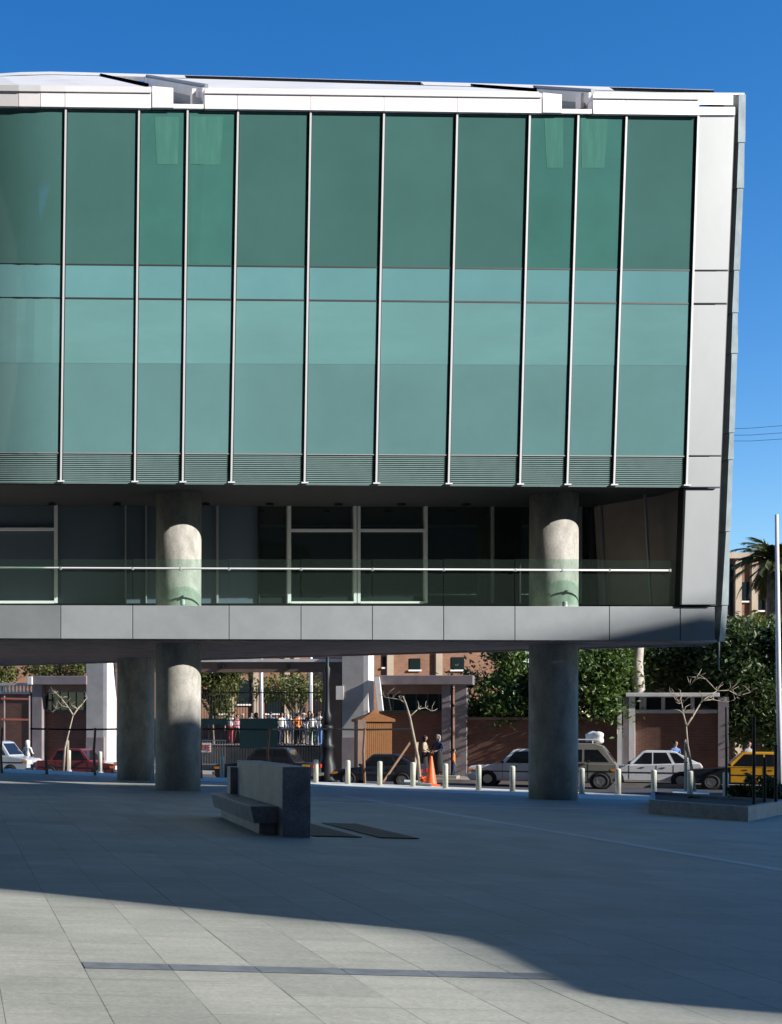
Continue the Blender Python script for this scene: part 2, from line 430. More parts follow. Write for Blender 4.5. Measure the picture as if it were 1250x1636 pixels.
sheet('pavement', [V((*eline(10.6, -60).xy, ROAD+.14)), V((*eline(10.6, 60).xy, ROAD+.14)), V((*eline(40, 60).xy, ROAD+.14)), V((*eline(40, -60).xy, ROAD+.14))], M['side'], .3)

# ================================================================== MAIN BUILDING
bld = thing('glass_building', 'long teal glass building raised on round concrete columns, white roof edge', 'building', (12, 36, gz(12)))
y_top = lambda x: 171 + .0129 * x
y_h1 = lambda x: 421 + .0095 * x
y_h2 = lambda x: 475 + .0090 * x
y_h3 = lambda x: 723 + .0055 * x
y_bot = lambda x: 771 + .0065 * x
MT = [-135, -15, 105, 222, 299.5, 380, 496, 613, 730, 846, 923.5, 1000.5, 1115]
MBt = [-142, -22, 97, 215, 291.5, 369, 486, 600.5, 716, 830, 905.5, 980, 1096]
def mx(i, y): return MT[i] + (MBt[i] - MT[i]) * (y - 172) / (775 - 172)
def fpt(i, yf, off=0, dx=0):
    x = MT[i]; y = yf(x)
    for _ in range(3): x = mx(i, y); y = yf(x)
    return F(x + dx, y, off)
def lerp_quad(i, ya, yb, off, inset=1.2):
    return [fpt(i, yb, off, inset), fpt(i+1, yb, off, -inset), fpt(i+1, ya, off, -inset), fpt(i, ya, off, inset)]
def curved(i, ya, yb, off, inset=1.2, n=16):  # left bays follow the bend
    out = []
    for k in range(n):
        qs = []
        for yf in (yb, ya):
            a = []
            for t in (k/n, (k+1)/n):
                x0 = mx(i, yf(MT[i])) + inset; x1 = mx(i+1, yf(MT[i+1])) - inset
                x = x0 + (x1-x0)*t; a.append(F(x, yf(x), off))
            qs.append(a)
        out.append([qs[0][0], qs[0][1], qs[1][1], qs[1][0]])
    return out
rows = [('upper', y_top, y_h1, 'g_top'), ('band', y_h1, y_h2, 'g_band'), ('lower', y_h2, y_h3, 'g_low')]
for i in range(len(MT) - 1):
    for nm, ya, yb, mk in rows:
        a2 = lambda x, f=ya: f(x) + 1.0
        b2 = lambda x, f=yb: f(x) - 1.0
        mm = MB()
        if i < 2:
            for q in curved(i, a2, b2, 0): mm.slab(q, (0, .03, 0))
        else: mm.slab(lerp_quad(i, a2, b2, 0), (0, .03, 0))
        key = mk
        if nm == 'upper' and i in (3, 4, 9, 10): key = 'g_well'
        part(mm, 'glass_pane', M[key], bld)
    # louvre strip: backing and fine blades
    mm = MB()
    segs = curved(i, y_h3, y_bot, .10, 1.2) if i < 2 else [lerp_quad(i, y_h3, y_bot, .10)]
    for q in segs: mm.slab(q, (0, .03, 0), 1)
    nb = 15
    for k in range(nb):
        f0 = lambda x, t=(k+.05)/nb: y_h3(x) + 1 + (y_bot(x) - y_h3(x) - 2) * t
        f1 = lambda x, t=(k+.93)/nb: y_h3(x) + 1 + (y_bot(x) - y_h3(x) - 2) * t
        for q in (curved(i, f0, f1, .0, 1.2) if i < 2 else [lerp_quad(i, f0, f1, 0)]):
            mm.hexa([q[0], q[1], q[2] + V((0, .035, 0)), q[3] + V((0, .035, 0))],
                    [q[0] + V((0, .05, 0)), q[1] + V((0, .05, 0)), q[2] + V((0, .08, 0)), q[3] + V((0, .08, 0))])
    part(mm, 'louver_panel', [M['louver'], M['lou_back']], bld)
# paler patches: light from the roof troughs put into the glass colour
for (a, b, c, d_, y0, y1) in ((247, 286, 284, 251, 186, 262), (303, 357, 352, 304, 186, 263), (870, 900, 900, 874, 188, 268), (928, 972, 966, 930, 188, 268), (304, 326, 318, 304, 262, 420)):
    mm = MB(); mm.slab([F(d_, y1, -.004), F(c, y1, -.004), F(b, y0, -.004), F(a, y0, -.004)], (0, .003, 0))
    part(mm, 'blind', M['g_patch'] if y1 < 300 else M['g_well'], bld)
for i in range(len(MT) - 1):  # paler band over each lower pane: sky reflection put into its colour
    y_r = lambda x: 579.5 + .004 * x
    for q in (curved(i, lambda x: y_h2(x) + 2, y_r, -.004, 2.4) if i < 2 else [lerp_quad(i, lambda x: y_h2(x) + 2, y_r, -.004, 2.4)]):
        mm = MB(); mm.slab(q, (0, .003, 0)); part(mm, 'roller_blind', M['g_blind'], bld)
# backing shell behind the glass
mm = MB()
for i in range(len(MT) - 1):
    for q in (curved(i, y_top, y_bot, .2, 0) if i < 2 else [lerp_quad(i, y_top, y_bot, .2, 0)]): mm.slab(q, (0, .12, 0))
part(mm, 'backing_wall', M['black'], bld)
# mullions: white fins with black gaskets
for i in range(1, len(MT)):
    a, b = fpt(i, lambda x: y_top(x) + 1), fpt(i, lambda x: y_bot(x) - 1)
    mm = MB(); mm.bar(a + V((0, -.035, 0)), b + V((0, -.03, 0)), .050, .05)
    fin = part(mm, 'mullion', M['mull'], bld)
    mm = MB()
    for sx in (-.040, .041): mm.bar(a + V((sx, -.012, 0)), b + V((sx, -.012, 0)), .028, .024)
    part(mm, 'gasket', M['black'], fin)
    mm = MB(); mm.box(b + V((0, -.055, .02)), (.19, .07, .035)); part(mm, 'bracket', M['white_al'], fin)
for yf, key, th, off in ((y_top, 'black', 3.4, -.01), (y_h1, 'black', 2.2, -.01), (y_h2, 'black', 2.6, -.01), (y_h3, 'cap', 1.5, -.015), (y_bot, 'louver', 1.2, -.012)):
    mm = MB()
    xs = [-140, -90, -50, -10, 30, 60, 95]
    for xa, xb in list(zip(xs, xs[1:])) + [(95, 1098 if yf in (y_h3, y_bot) else 1108)]:
        mm.slab([F(xa, yf(xa) + th/2, off), F(xb, yf(xb) + th/2, off), F(xb, yf(xb) - th/2, off), F(xa, yf(xa) - th/2, off)], (0, .06, 0))
    part(mm, 'transom', M[key], bld)
# end panels (silver) at the right
def capx(y): return 1117.5 - (y - 185) * (1117.5 - 1089.5) / 783, 1174 - (y - 185) * (1174 - 1143.5) / 783
for (ya, yb) in ((186.5, 431), (433.5, 484), (487, 727.5), (730, 778), (780.5, 966)):
    (l0, r0), (l1, r1) = capx(ya), capx(yb)
    oo = .06 if ya > 780 else -.05
    mm = MB(); mm.slab([F(l1, yb, oo), F(r1, yb, oo), F(r0, ya, oo), F(l0, ya, oo)], (0, .10, 0))
    part(mm, 'end_panel', M['cap'], bld, bevel=.012)
mm = MB()
(l0, r0), (l1, r1) = capx(172), capx(970)
mm.slab([F(l1-2, 968, .2), F(r1+1, 968, .2), F(r0+1, 172, .2), F(l0-2, 172, .2)], (0, .3, 0))
part(mm, 'end_backing', M['black'], bld)
mm = MB(); mm.slab([F(1138, 1022, .62), F(1152, 1022, .62), F(1184, 152, .62), F(1170, 152, .62)], (0, .2, 0))
part(mm, 'end_reveal', M['reveal'], bld)
ej = [(150, 1193.5, 1180.5), (228, 1191.5, 1180), (301, 1189.5, 1178), (432, 1183, 1173), (500, 1180.5, 1170.5), (565, 1180, 1169), (692, 1174.5, 1165.5), (735, 1173, 1164), (850, 1168.5, 1160), (968, 1164.5, 1153.5), (1026, 1159, 1149.5)]
for (ya, oa, ia), (yb, ob, ib) in zip(ej, ej[1:]):
    mm = MB(); of = random.uniform(-.02, .02)
    ia += .8; 
    mm.slab([F(ib, yb - 1, .30 + of), F(ob, yb - 1, .48 + of), F(oa - 1.2, ya, .48 + of), F(ia, ya, .30 + of)], (-.12, .5, 0))
    part(mm, 'end_wall_panel', M['endwall'], bld, bevel=.01)
# fascia
fl = lambda x: 144.5 + .0125 * x
def fquad(xa, xb, ya, yb, off): return [F(xa, yb(xa), off), F(xb, yb(xb), off), F(xb, ya(xb), off), F(xa, ya(xa), off)]
fj = [-140, -60, -15, 30, 65, 104, 242]
def fascia(xa, xb, top_add=0):
    mm = MB(); mm.slab(fquad(xa + .4, xb - .4, lambda x: fl(x) + top_add, lambda x: y_top(x) - 2, -.12), (0, .3, 0)); part(mm, 'fascia_panel', M['fascia'], bld)
    mm = MB(); mm.slab(fquad(xa, xb, lambda x: fl(x) - 9.5 + .003*x, lambda x: fl(x), -.16), (0, .42, 0)); part(mm, 'roof_lip', M['white_al'], bld)
for a, b in zip(fj, fj[1:]): fascia(a, b)
for a, b in ((327, 380), (380, 497), (497, 614), (614, 731), (731, 866), (948, 1001), (1001, 1118)): fascia(a, b)
mm = MB(); mm.slab(fquad(1118, 1175, lambda x: 170.5, lambda x: 183, -.06), (0, .3, 0)); part(mm, 'fascia_panel', M['fascia'], bld)
# the roof: rises to a ridge along the back wall line
def backY(X): return 48.7 - .637 * (X - 1.8)
RL, RRt = P(0, 115, 48.7), P(1150, 150, 35.9)
def ridge(X): t = (X - RL.x) / (RRt.x - RL.x); return V((X, backY(X), RL.z + (RRt.z - RL.z) * t - .11 * max(0, (4.2 - X) / 2.3) ** 2))
def front_top(X):
    px = X * F_PX / 34.75 + PPX
    for _ in range(4):
        p = F(px, fl(px) - 9, .2); px += (X - p.x) * F_PX / 34.75
    return p
def xof(px, py): return F(px, py).x
XA1, XB1, XA2, XB2 = xof(243, 140), xof(326, 140), xof(867, 152), xof(947, 152)
XL, XR = -5.5, xof(1180, 152)
def roof_piece(xa, xb, n=6):
    for i in range(n):
        a, b = xa + (xb-xa)*i/n, xa + (xb-xa)*(i+1)/n
        mm.hexa([front_top(a), front_top(b), ridge(b), ridge(a)], [p - V((0, 0, .3)) for p in (front_top(a), front_top(b), ridge(b), ridge(a))])
mm = MB()
for a, b in ((XL, XA1), (XB1, XA2), (XB2, XR - .02)): roof_piece(a, b)
part(mm, 'roof_deck', M['roof'], bld)
for a, b in ((XA1, XB1), (XA2, XB2)):
    mm = MB(); dn = V((0, 0, -.62))
    mm.hexa([front_top(a)+dn, front_top(b)+dn, ridge(b)+dn, ridge(a)+dn], [p + dn*1.5 for p in (front_top(a), front_top(b), ridge(b), ridge(a))])
    part(mm, 'roof_trough', M['roof'], bld)
    for x, s_ in ((a, -1), (b, 1)):
        mm = MB(); f0, r0 = front_top(x), ridge(x); u1 = V((0, 0, .10))
        q = [f0 + dn*1.2, r0 + dn*1.2, r0 + u1, f0 + u1]
        mm.slab([p + V((s_*.06, 0, 0)) for p in q], (s_*.05 + .05, 0, 0)); part(mm, 'trough_wall', M['cap'], bld)
for (xa, xb, yt, xs0, xs1) in ((243.5, 277, 137, 277, 326), (868, 898, 147.5, 898, 947)):
    mm = MB(); mm.slab([F(xa, y_top(xa)-3, -.13), F(xb, y_top(xb)-3, -.13), F(xb, yt+3, -.13), F(xa, yt, -.13)], (0, 1.5, 0)); part(mm, 'gutter_box', M['fascia'], bld)
    mm = MB(); mm.slab([F(xs0+.5, y_top(xs0)-2, -.1), F(xs1-.5, y_top(xs1)-2, -.1), F(xs1-.5, y_top(xs1)-9, -.1), F(xs0+.5, y_top(xs0)-9, -.1)], (0, .3, 0)); part(mm, 'trough_sill', M['fascia'], bld)
    xm = xs0 + (xs1-xs0)*.62
    mm = MB(); mm.slab([F(xm, y_top(xm)-12, .5), F(xm+6, y_top(xm)-12, .5), F(xm+6, y_top(xm)-34, .5), F(xm, y_top(xm)-34, .5)], (0, .3, 0)); part(mm, 'trough_post', M['fascia'], bld)
# low white upstand along the ridge, with dark gaps below its cap in places
mm = MB(); runs = []
for i in range(24):
    a, b = XL + (XR-XL)*i/24, XL + (XR-XL)*(i+1)/24
    q = [ridge(a), ridge(b)]
    dark = XB1 + 1.2 < a < XA2 - 2.2 or a > XB2 + 1.6 or a < -1
    mm.slab([q[0]+V((0,-.02,.10)), q[1]+V((0,-.02,.10)), q[1]+V((0,.06,.15)), q[0]+V((0,.06,.15))], (0, .25, 0))
    if not dark: mm.slab([q[0]+V((0,-.30,-.14)), q[1]+V((0,-.30,-.14)), q[1]+V((0,-.02,.10)), q[0]+V((0,-.02,.10))], (0, .3, 0))
    elif runs and abs(runs[-1][1] - a) < .01: runs[-1][1] = b
    else: runs.append([a, b])
part(mm, 'ridge_upstand', M['white_al'], bld)
for a, b in runs:
    m2 = MB(); q = [ridge(a), ridge(b)]
    m2.slab([q[0]+V((0,-.01,.0)), q[1]+V((0,-.01,.0)), q[1]+V((0,-.01,.099)), q[0]+V((0,-.01,.099))], (0, .1, 0)); part(m2, 'ridge_gap', M['reveal'], bld)
# end parapet
mm = MB(); mm.slab([F(1110, 162, .9), F(1181, 171, .9), F(1181, 150, .9), F(1052, 149.5, .9)], (0, .15, 0)); part(mm, 'end_parapet', M['reveal'], bld)  # shade on the inner face put into its dark colour
mm = MB(); mm.slab([F(1050, 150, .85), F(1190, 151, .85), F(1190, 148, .85), F(1050, 147.5, .85)], (0, .1, 0)); part(mm, 'parapet_coping', M['white_al'], bld)
# back and side walls close the volume; the upper storeys reach farther back than the soffit
zs = F(600, 1022, .2).z; fz0 = F(600, 967, .2).z - .14; BK = V((0, 4.2, 0))
mm = MB()
bl, brr = V((XL, backY(XL), fz0)) + BK, V((20.6, 38.75, fz0))
tl, tr_ = ridge(XL) + BK - V((0, 0, 2.6)), V((20.6, 38.75, 18.6))
mm.slab([bl, brr, tr_, tl], (.1, .2, 0)); part(mm, 'back_wall', M['wb_grey'], bld)
mm = MB(); mm.hexa([ridge(XL), ridge(XR-.3), tr_, tl], [p - V((0, 0, .3)) for p in (ridge(XL), ridge(XR-.3), tr_, tl)]); part(mm, 'rear_roof', M['roof'], bld)
mm = MB(); mm.slab([V((XR-.3, 35.7, fz0)), brr, tr_, ridge(XR-.3)], (-.1, 0, 0)); part(mm, 'side_wall', M['wb_grey'], bld)
mm = MB(); mm.slab([V((XL, 34.9, zs)), bl, tl, ridge(XL) + V((0, -.3, -.3)), front_top(XL) + V((0, 0, -.3))][:1] + [bl, tl, front_top(XL) + V((0, 0, -.3))], (.2, 0, 0)); part(mm, 'side_wall', M['wb_grey'], bld)
# storey slab edge
SO = .2
sj = [-135, -18, 97, 212, 366, 481, 595, 709, 823, 974, 1087]
ysl0 = lambda x: 966 + .002 * x
ysl1 = lambda x: 1020 + .0035 * x
for a, b in zip(sj, sj[1:]):
    mm = MB(); mm.slab(fquad(a + .5, b - .5, lambda x: ysl0(x) + 1, ysl1, SO), (0, .25, 0)); part(mm, 'slab_panel', M['slab'], bld, bevel=.01)
mm = MB(); mm.slab(fquad(1088, 1142.5, lambda x: 970, ysl1, SO), (0, .25, 0)); part(mm, 'slab_panel', M['slab'], bld, bevel=.01)
mm = MB(); mm.slab(fquad(-140, 1146, lambda x: ysl1(x) - .6, lambda x: ysl1(x) + 1.4, SO - .035), (0, .2, 0)); part(mm, 'slab_trim', M['white_al'], bld)
fz = F(600, 967, SO).z
XE = F(1147, 1000, SO).x
def wedge(z, inset=0.0):
    xe = XE + .1
    return [V((XL, 35.0+SO+.25, z)), V((xe, 35.2+SO+.25, z)), V((xe, max(backY(xe), 36.2)-.1, z)), V((XL, backY(XL)-.25, z))]
mm = MB(); wp = wedge(fz - .03); mm.prism([wp[0], wp[1], V((XE + .1, 36.2, wp[0].z)), V((20.5, 38.6, wp[0].z)), wp[3] + BK], (0, 0, -.12)); part(mm, 'balcony_floor', M['floor'], bld)
mm = MB(); mm.prism(wedge(zs + .06), (0, 0, .3)); part(mm, 'soffit_backing', M['soffit_dark'], bld)
mm = MB()
k = 0
while True:
    t = .04 + k * .30
    k += 1
    y0 = 35 + SO + .27 + t
    if y0 > backY(XL) - .4: break
    xr = min(XE, (48.7 + .637*1.8 - y0 - .25) / .637)
    mm.box(((XL + xr) / 2, y0, zs - .0), (xr - XL, .15, .09))
part(mm, 'soffit_slats', M['soffit'], bld)
mm = MB(); 
mm.slab([V((XL, backY(XL)-.3, zs-.1)), V((XE, backY(XE)-.3, zs-.1)), V((XE, backY(XE)-.3, zs+.3)), V((XL, backY(XL)-.3, zs+.3))], (0, .15, 0)); part(mm, 'soffit_edge', M['soffit'], bld)
# balcony: ceiling, inner glazing, door frames
cz = F(600, 776, .3).z
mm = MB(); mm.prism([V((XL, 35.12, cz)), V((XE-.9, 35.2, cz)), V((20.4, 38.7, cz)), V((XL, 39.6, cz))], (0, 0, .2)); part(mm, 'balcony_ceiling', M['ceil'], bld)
YI = 38.5
def I(px, py): return P(px, py, YI)
def ipane(x0, x1, key, ya=776, yb=964):
    mm = MB(); mm.slab([I(x0, yb), I(x1, yb), I(x1, ya), I(x0, ya)], (0, .03, 0)); part(mm, 'inner_glass', M[key], bld)
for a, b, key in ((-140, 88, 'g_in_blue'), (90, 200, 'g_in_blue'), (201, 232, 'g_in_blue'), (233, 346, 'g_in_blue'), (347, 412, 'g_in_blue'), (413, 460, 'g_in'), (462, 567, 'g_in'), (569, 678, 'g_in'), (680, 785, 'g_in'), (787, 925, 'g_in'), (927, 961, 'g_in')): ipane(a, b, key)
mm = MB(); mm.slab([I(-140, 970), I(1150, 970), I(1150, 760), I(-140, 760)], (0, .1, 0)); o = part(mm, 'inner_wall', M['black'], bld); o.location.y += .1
def frame(pts, wpx, key='white_al', nm='door_frame'):
    mm = MB(); s_ = YI / F_PX
    for (a, b) in pts: mm.bar(I(*a) + V((0, -.06, 0)), I(*b) + V((0, -.06, 0)), wpx * s_, .12)
    part(mm, nm, M[key], bld)
frame([((89, 776), (89, 964))], 5.5); frame([((-140, 846), (86, 846)), ((-140, 962.5), (86, 962.5))], 4)
frame([((461, 776), (461, 964))], 5.5); frame([((566, 776), (566, 964)), ((572, 776), (572, 964))], 4.6); frame([((679, 776), (679, 964))], 4.5)
frame([((464, 848), (563.5, 848)), ((574.5, 848), (676.5, 848))], 4); frame([((464, 963), (563.5, 963)), ((574.5, 963), (676.5, 963))], 3)
for x in (200.5, 233, 346.5, 413, 786, 926): frame([((x, 776), (x, 964))], 1.8 if x not in (346.5, 786, 926) else 3, 'cap' if x != 413 else 'black', 'inner_mullion')
# splayed brown wall and slanted posts at the right end of the balcony
mm = MB(); mm.slab([P(958, 966, YI-.1), P(1091, 966, 35.9), P(1094, 776, 35.9), P(948, 776, YI-.1)], (.1, .2, 0)); part(mm, 'splayed_wall', M['inner'], bld)
for (a, b, t) in (((957, 776), (967, 966), .02), ((1030, 776), (1041, 966), .58)):
    yy = YI - .30 - t * 3.2
    mm = MB(); mm.bar(P(*a, yy), P(*b, yy), .055, .06); part(mm, 'slanted_post', M['cap'], bld)
# wall band and hangers below the ceiling

for x in (83, 187, 329, 431, 541, 642, 745):
    a, b = P(x, 777, 37.9), P(x, 806, 37.9)
    mm = MB(); mm.bar(a, b, .07, .07); mm.box(b, (.22, .12, .06)); part(mm, 'ceiling_hanger', M['black'], bld)
# balustrade
for a, b in zip([-135, -18, 97, 212, 366, 481, 595, 709, 823], [-18, 97, 212, 366, 481, 595, 709, 823, 974]):
    mm = MB(); mm.slab([F(a + .6, 966.5, SO+.05), F(b - .6, 966.8, SO+.05), F(b - .6, 894, SO+.05), F(a + .6, 893, SO+.05)], (0, .02, 0)); part(mm, 'balustrade_glass', M['g_rail'], bld)
mm = MB(); mm.slab([F(974.6, 967, SO+.05), F(1088, 968, SO+.05), F(1088, 895.5, SO+.05), F(974.6, 895, SO+.05)], (0, .02, 0)); part(mm, 'balustrade_glass', M['g_rail'], bld)
mm = MB(); mm.tube([F(-140, 906.5, SO-.02), F(97, 907.5, SO-.02), F(600, 909.5, SO-.02), F(1068, 911.5, SO-.02)], .027, 10); rail = part(mm, 'handrail', M['white_al'], bld, smooth=True)
for x in (97, 212, 288, 366, 481, 595, 709, 823, 898, 974, 1070):
    mm = MB(); p = F(x, 908 + .0035*x, SO + .0); mm.box(p, (.06, .10, .08)); part(mm, 'rail_clamp', M['cap'], rail, bevel=.01)
# columns
def column(px, Yc, r, zt, name='column'):
    X = (px - PPX) * Yc / F_PX
    mm = MB(); g0 = gz(X) - .1
    prof = [(r, g0), (r, g0 + 1.9), (r, g0 + 3.8), (r, fz - .2), (r, zt)]
    mm.lathe((X, Yc, 0), prof, 64)
    o = part(mm, name, M['conc'], bld, smooth=False)
    for p in o.data.polygons: p.use_smooth = abs(p.normal.z) < .5
    return V((X, Yc, 0))
c1 = column(284.6, 36.65, .655, cz + .05); c2 = column(884.2, 36.65, .655, cz + .05)
column(217, 44.0, .655, zs + .1); column(-60, 44.0, .655, zs + .1)
for c in (c1, c2):
    mm = MB(); mm.lathe((c.x, c.y, fz - .05), [(.70, 0), (.70, .10), (.67, .12)], 48); part(mm, 'column_collar', M['cap'], bld)
for px in (292, 903):                      # small bright up-light at each column foot
    mm = MB(); p = F(px, 962, SO + .14); mm.lathe((p.x, p.y, fz - .02), [(.05, 0), (.07, .03), (.07, .14), (.05, .17)], 12); part(mm, 'floor_light', M['white_al'], bld)
for (x, y, wd) in ((750, 965, 62), (190, 964, 10), (345, 964, 20)):
    p = P(x, y, 36.3); mm = MB(); mm.box((p.x, p.y, fz + .0), (wd*36.3/F_PX, .25, .12))
    o = mm.build('plank', mat('plank_wood', (.42, .33, .2), .8, var=.3)); tag(o, {750: 'long pale plank lying on the balcony floor right of the doors', 190: 'small pale offcut on the balcony floor left of the column', 345: 'short pale board on the balcony floor right of the left column'}[x], 'plank')

# ================================================================== out of frame: the mirrored block, and masses added to shade the plaza
ob = thing('plaza_block', 'tall pale block across the plaza, mirrored in the glass', 'building', (10, -62, 0))
mm = MB(); mm.box((0, -75, 20), (150, 26, 41)); part(mm, 'wall', M['shade_wall'], ob)
mm = MB(); mm.box((58, -61.9, 14), (46, .3, 27)); part(mm, 'dark_base', M['dark_wall'], ob)  # dark zone added so the right inner panes mirror something dark
for i in range(10):
    mm = MB(); mm.box((-40 + i*11, -61.95, 36), (5, .2, 2.6)); part(mm, 'window', M['win'], ob)
lw = thing('side_block', 'dark granite block out of frame on the left of the plaza', 'building', (-12, -10, 0))  # unseen mass added to block sky light from the left
mm = MB(); mm.box((-16, -8, 22), (14, 84, 46)); part(mm, 'wall', M['dark_wall'], lw)  # body of the unseen mass that cuts sky light
mm = MB(); mm.box((4, -19, 60), (92, 116, 2)); part(mm, 'roof', M['dark_wall'], lw)  # unseen overhead sheet added to cut sky light on the plaza
# added caster: outline worked out on the plane Y=35, pushed back along the sun
def to35(p): t = (p.y - 35) / SDIR.y * -1; q = V(p) + SDIR * t; return q
low = [to35(G(*p)) for p in ((0, 1421), (350, 1457), (650, 1486), (720, 1496), (770, 1514), (830, 1546), (890, 1578), (960, 1594), (1100, 1609), (1250, 1622), (1500, 1640))]
up_ = [F(285, 1108), F(560, 1072), F(850, 1024), (F(1010, 992)), F(1165, 958)]
lowL = to35(V((-14, 14.6, gz(-14)))); 
upX = [V((26, 35, 4.9)), V((29.5, 35, 4.0)), V((33, 35, 4.6)), V((36, 35, 7.5)), V((60, 35, 8))]
upL = [V((-20, 35, .9)), V((-60, 35, -3))]
poly = [V((-60, 35, lowL.z + .4)), lowL] + low + [V((60, 35, low[-1].z - 1))] + upX[::-1] + up_[::-1] + upL
TT = (35 + 5) / -SDIR.y
poly = [V((p.x, 35, p.z)) + SDIR * TT for p in poly]
cb_ = thing('shade_block', 'tall raised block out of frame that shades the plaza', 'building', (60, -20, 0))
mm = MB(); mm.prism(poly, SDIR * 90); part(mm, 'wall', M['dark_wall'], cb_)  # body of the added unseen caster
pw = [to35(V((-60, 2.2, 0))), to35(V((45, 2.2, -.9)))]; pw += [V((pw[1].x, 35, -75)), V((pw[0].x, 35, -75))]
mm = MB(); mm.prism([V((p.x, 35, p.z)) + SDIR * TT for p in pw], SDIR * 60); part(mm, 'low_wing', M['dark_wall'], cb_)  # unseen wall added to shade the ground behind and cut its bounce
for x in (poly[0].x + 3, poly[len(low)+2].x - 3):
    mm = MB(); mm.box((x, -12, 5), (3, 3, 16)); part(mm, 'leg', M['dark_wall'], cb_)  # added supports under the unseen caster

# ================================================================== PLAZA FURNITURE
# bench
bn = V((5.30, 20.2, 0)); bd = V((.057, 1, 0)).normalized(); brt = V((bd.y, -bd.x, 0))
gb = gz(5.3)
bench = thing('stone_bench', 'dark stone bench with a tall solid backrest and a thick overhanging seat', 'bench', (bn.x, bn.y, gb))
def bq(r0, r1, d0, d1, z0, z1, taper=0):
    p = lambda r, d, z: bn + brt*r + bd*d + V((0, 0, gb + z))
    return ([p(r0+taper, d0, z0), p(r1, d0, z0), p(r1, d0, z1), p(r0, d0, z1)], [p(r0+taper, d1, z0), p(r1, d1, z0), p(r1, d1, z1), p(r0, d1, z1)])
mm = MB(); mm.hexa(*bq(0, .45, 0, 4.35, -.05, 1.13)); part(mm, 'backrest', M['stone_dark'], bench, bevel=.012)
mm = MB(); mm.hexa(*bq(-.45, -.004, .35, 4.75, .19, .47, .06)); part(mm, 'seat', M['stone_dark'], bench, bevel=.012)
mm = MB(); mm.hexa(*bq(-.27, -.006, .55, 4.6, -.05, .186)); part(mm, 'base', M['stone_dark'], bench)
mm = MB(); mm.hexa(*bq(-.13, .40, 4.36, 4.75, -.05, 1.0)); part(mm, 'end_block', M['stone_dark'], bench, bevel=.012)
# tree-pit grates
for x0, x1, lb in ((5.86, 6.64, 'dark slotted floor grate touching the end of the stone bench'), (6.95, 7.58, 'dark slotted floor grate farther right of the stone bench')):
    mm = MB(); n = 22
    c4 = lambda x, y: onpl(x, y, .02)
    for k in range(n):
        y0 = 20.4 + 3.2*k/n
        mm.prism([c4(x0+.04, y0), c4(x1-.04, y0), c4(x1-.04, y0+.10), c4(x0+.04, y0+.10)], (0, 0, -.012))
    for a, b, c, d in ((x0, 20.38, x0+.04, 23.62), (x1-.04, 20.38, x1, 23.62)):
        mm.prism([c4(a, b), c4(c, b), c4(c, d), c4(a, d)], (0, 0, -.016))
    mm.prism([onpl(x0+.04, 20.38, .006), onpl(x1-.04, 20.38, .006), onpl(x1-.04, 23.6, .006), onpl(x0+.04, 23.6, .006)], (0, 0, -.004))
    tag(mm.build('floor_grate', M['iron']), lb, 'grate')
# bollards
BOL = [(110, 1231, 'lit by the pale forked sapling at the far left'), (160, 1234, 'in front of the dark red car'), (355, 1243, 'beside the left round column, in front of the railings'),
    (505, 1251, 'first one right of the stone bench'), (556, 1253, 'in front of the dark car front wheel'), (607, 1255, 'in front of the ochre kiosk'),
    (660, 1257, 'at the foot of the leaning sapling left of the orange cone'), (712, 1260, 'just right of the orange cone'), (765, 1263, 'in front of the nose of the white saloon'),
    (819, 1265, 'in front of the white saloon door, left of the right column'), (930, 1269, 'just right of the right column, before the van'), (988, 1270, 'between the van and the white hatchback'),
    (1045, 1272, 'in front of the white hatchback doors'), (1103, 1274, 'beside the right sapling behind the planter'), (1160, 1277, 'in front of the black and yellow taxi at the right')]
b0 = None
for (px, py, lb) in BOL:
    p = G(px, py)
    if b0 is None:
        mm = MB(); mm.lathe((0, 0, 0), [(.085, -.06), (.085, .80), (.078, .835), (.05, .855), (.0, .86)][:-1], 20)
        b0 = mm.build('bollard', M['bol'], smooth=False); 
        for q in b0.data.polygons: q.use_smooth = abs(q.normal.z) < .5
        o = b0
        mm = MB(); mm.lathe((0, 0, 0), [(.13, -.05), (.13, .012), (.11, .02)], 20); mm.build('base_plate', M['wb_grey'], b0)
    else: o = copy_tree(b0)
    o.location = p
    tag(o, 'short round cream bollard ' + lb, 'bollard', 'bollards along the kerb')
# planter with stakes and plants
A, B, C = G(1037, 1300), G(1196, 1313), G(1217, 1309)
Dd = C + (G(1150, 1284) - C) * 1.0; D0 = G(1040, 1281); D1 = G(1290, 1288)
pt = thing('planter', 'low dark stone planter on the shaded plaza at the right', 'planter', A)
base = [A, B, G(1262, 1299), G(1042, 1283)]
base = [V((p.x, p.y, gz(p.x))) for p in base]
def inset(ps, d):
    c = sum(ps, V((0, 0, 0))) / len(ps); return [p + (c - p).normalized() * d for p in ps]
inn = inset(base, .28); h = V((0, 0, .33))
mm = MB()
for i in range(4):
    j = (i+1) % 4
    mm.hexa([base[i]-h*.1, base[j]-h*.1, base[j]+h, base[i]+h], [inn[i]-h*.1, inn[j]-h*.1, inn[j]+h, inn[i]+h])
part(mm, 'rim', M['stone_dark'], pt)
mm = MB(); mm.add([p + h*.8 for p in inn], [(0, 1, 2, 3)]); part(mm, 'soil', M['soil'], pt)

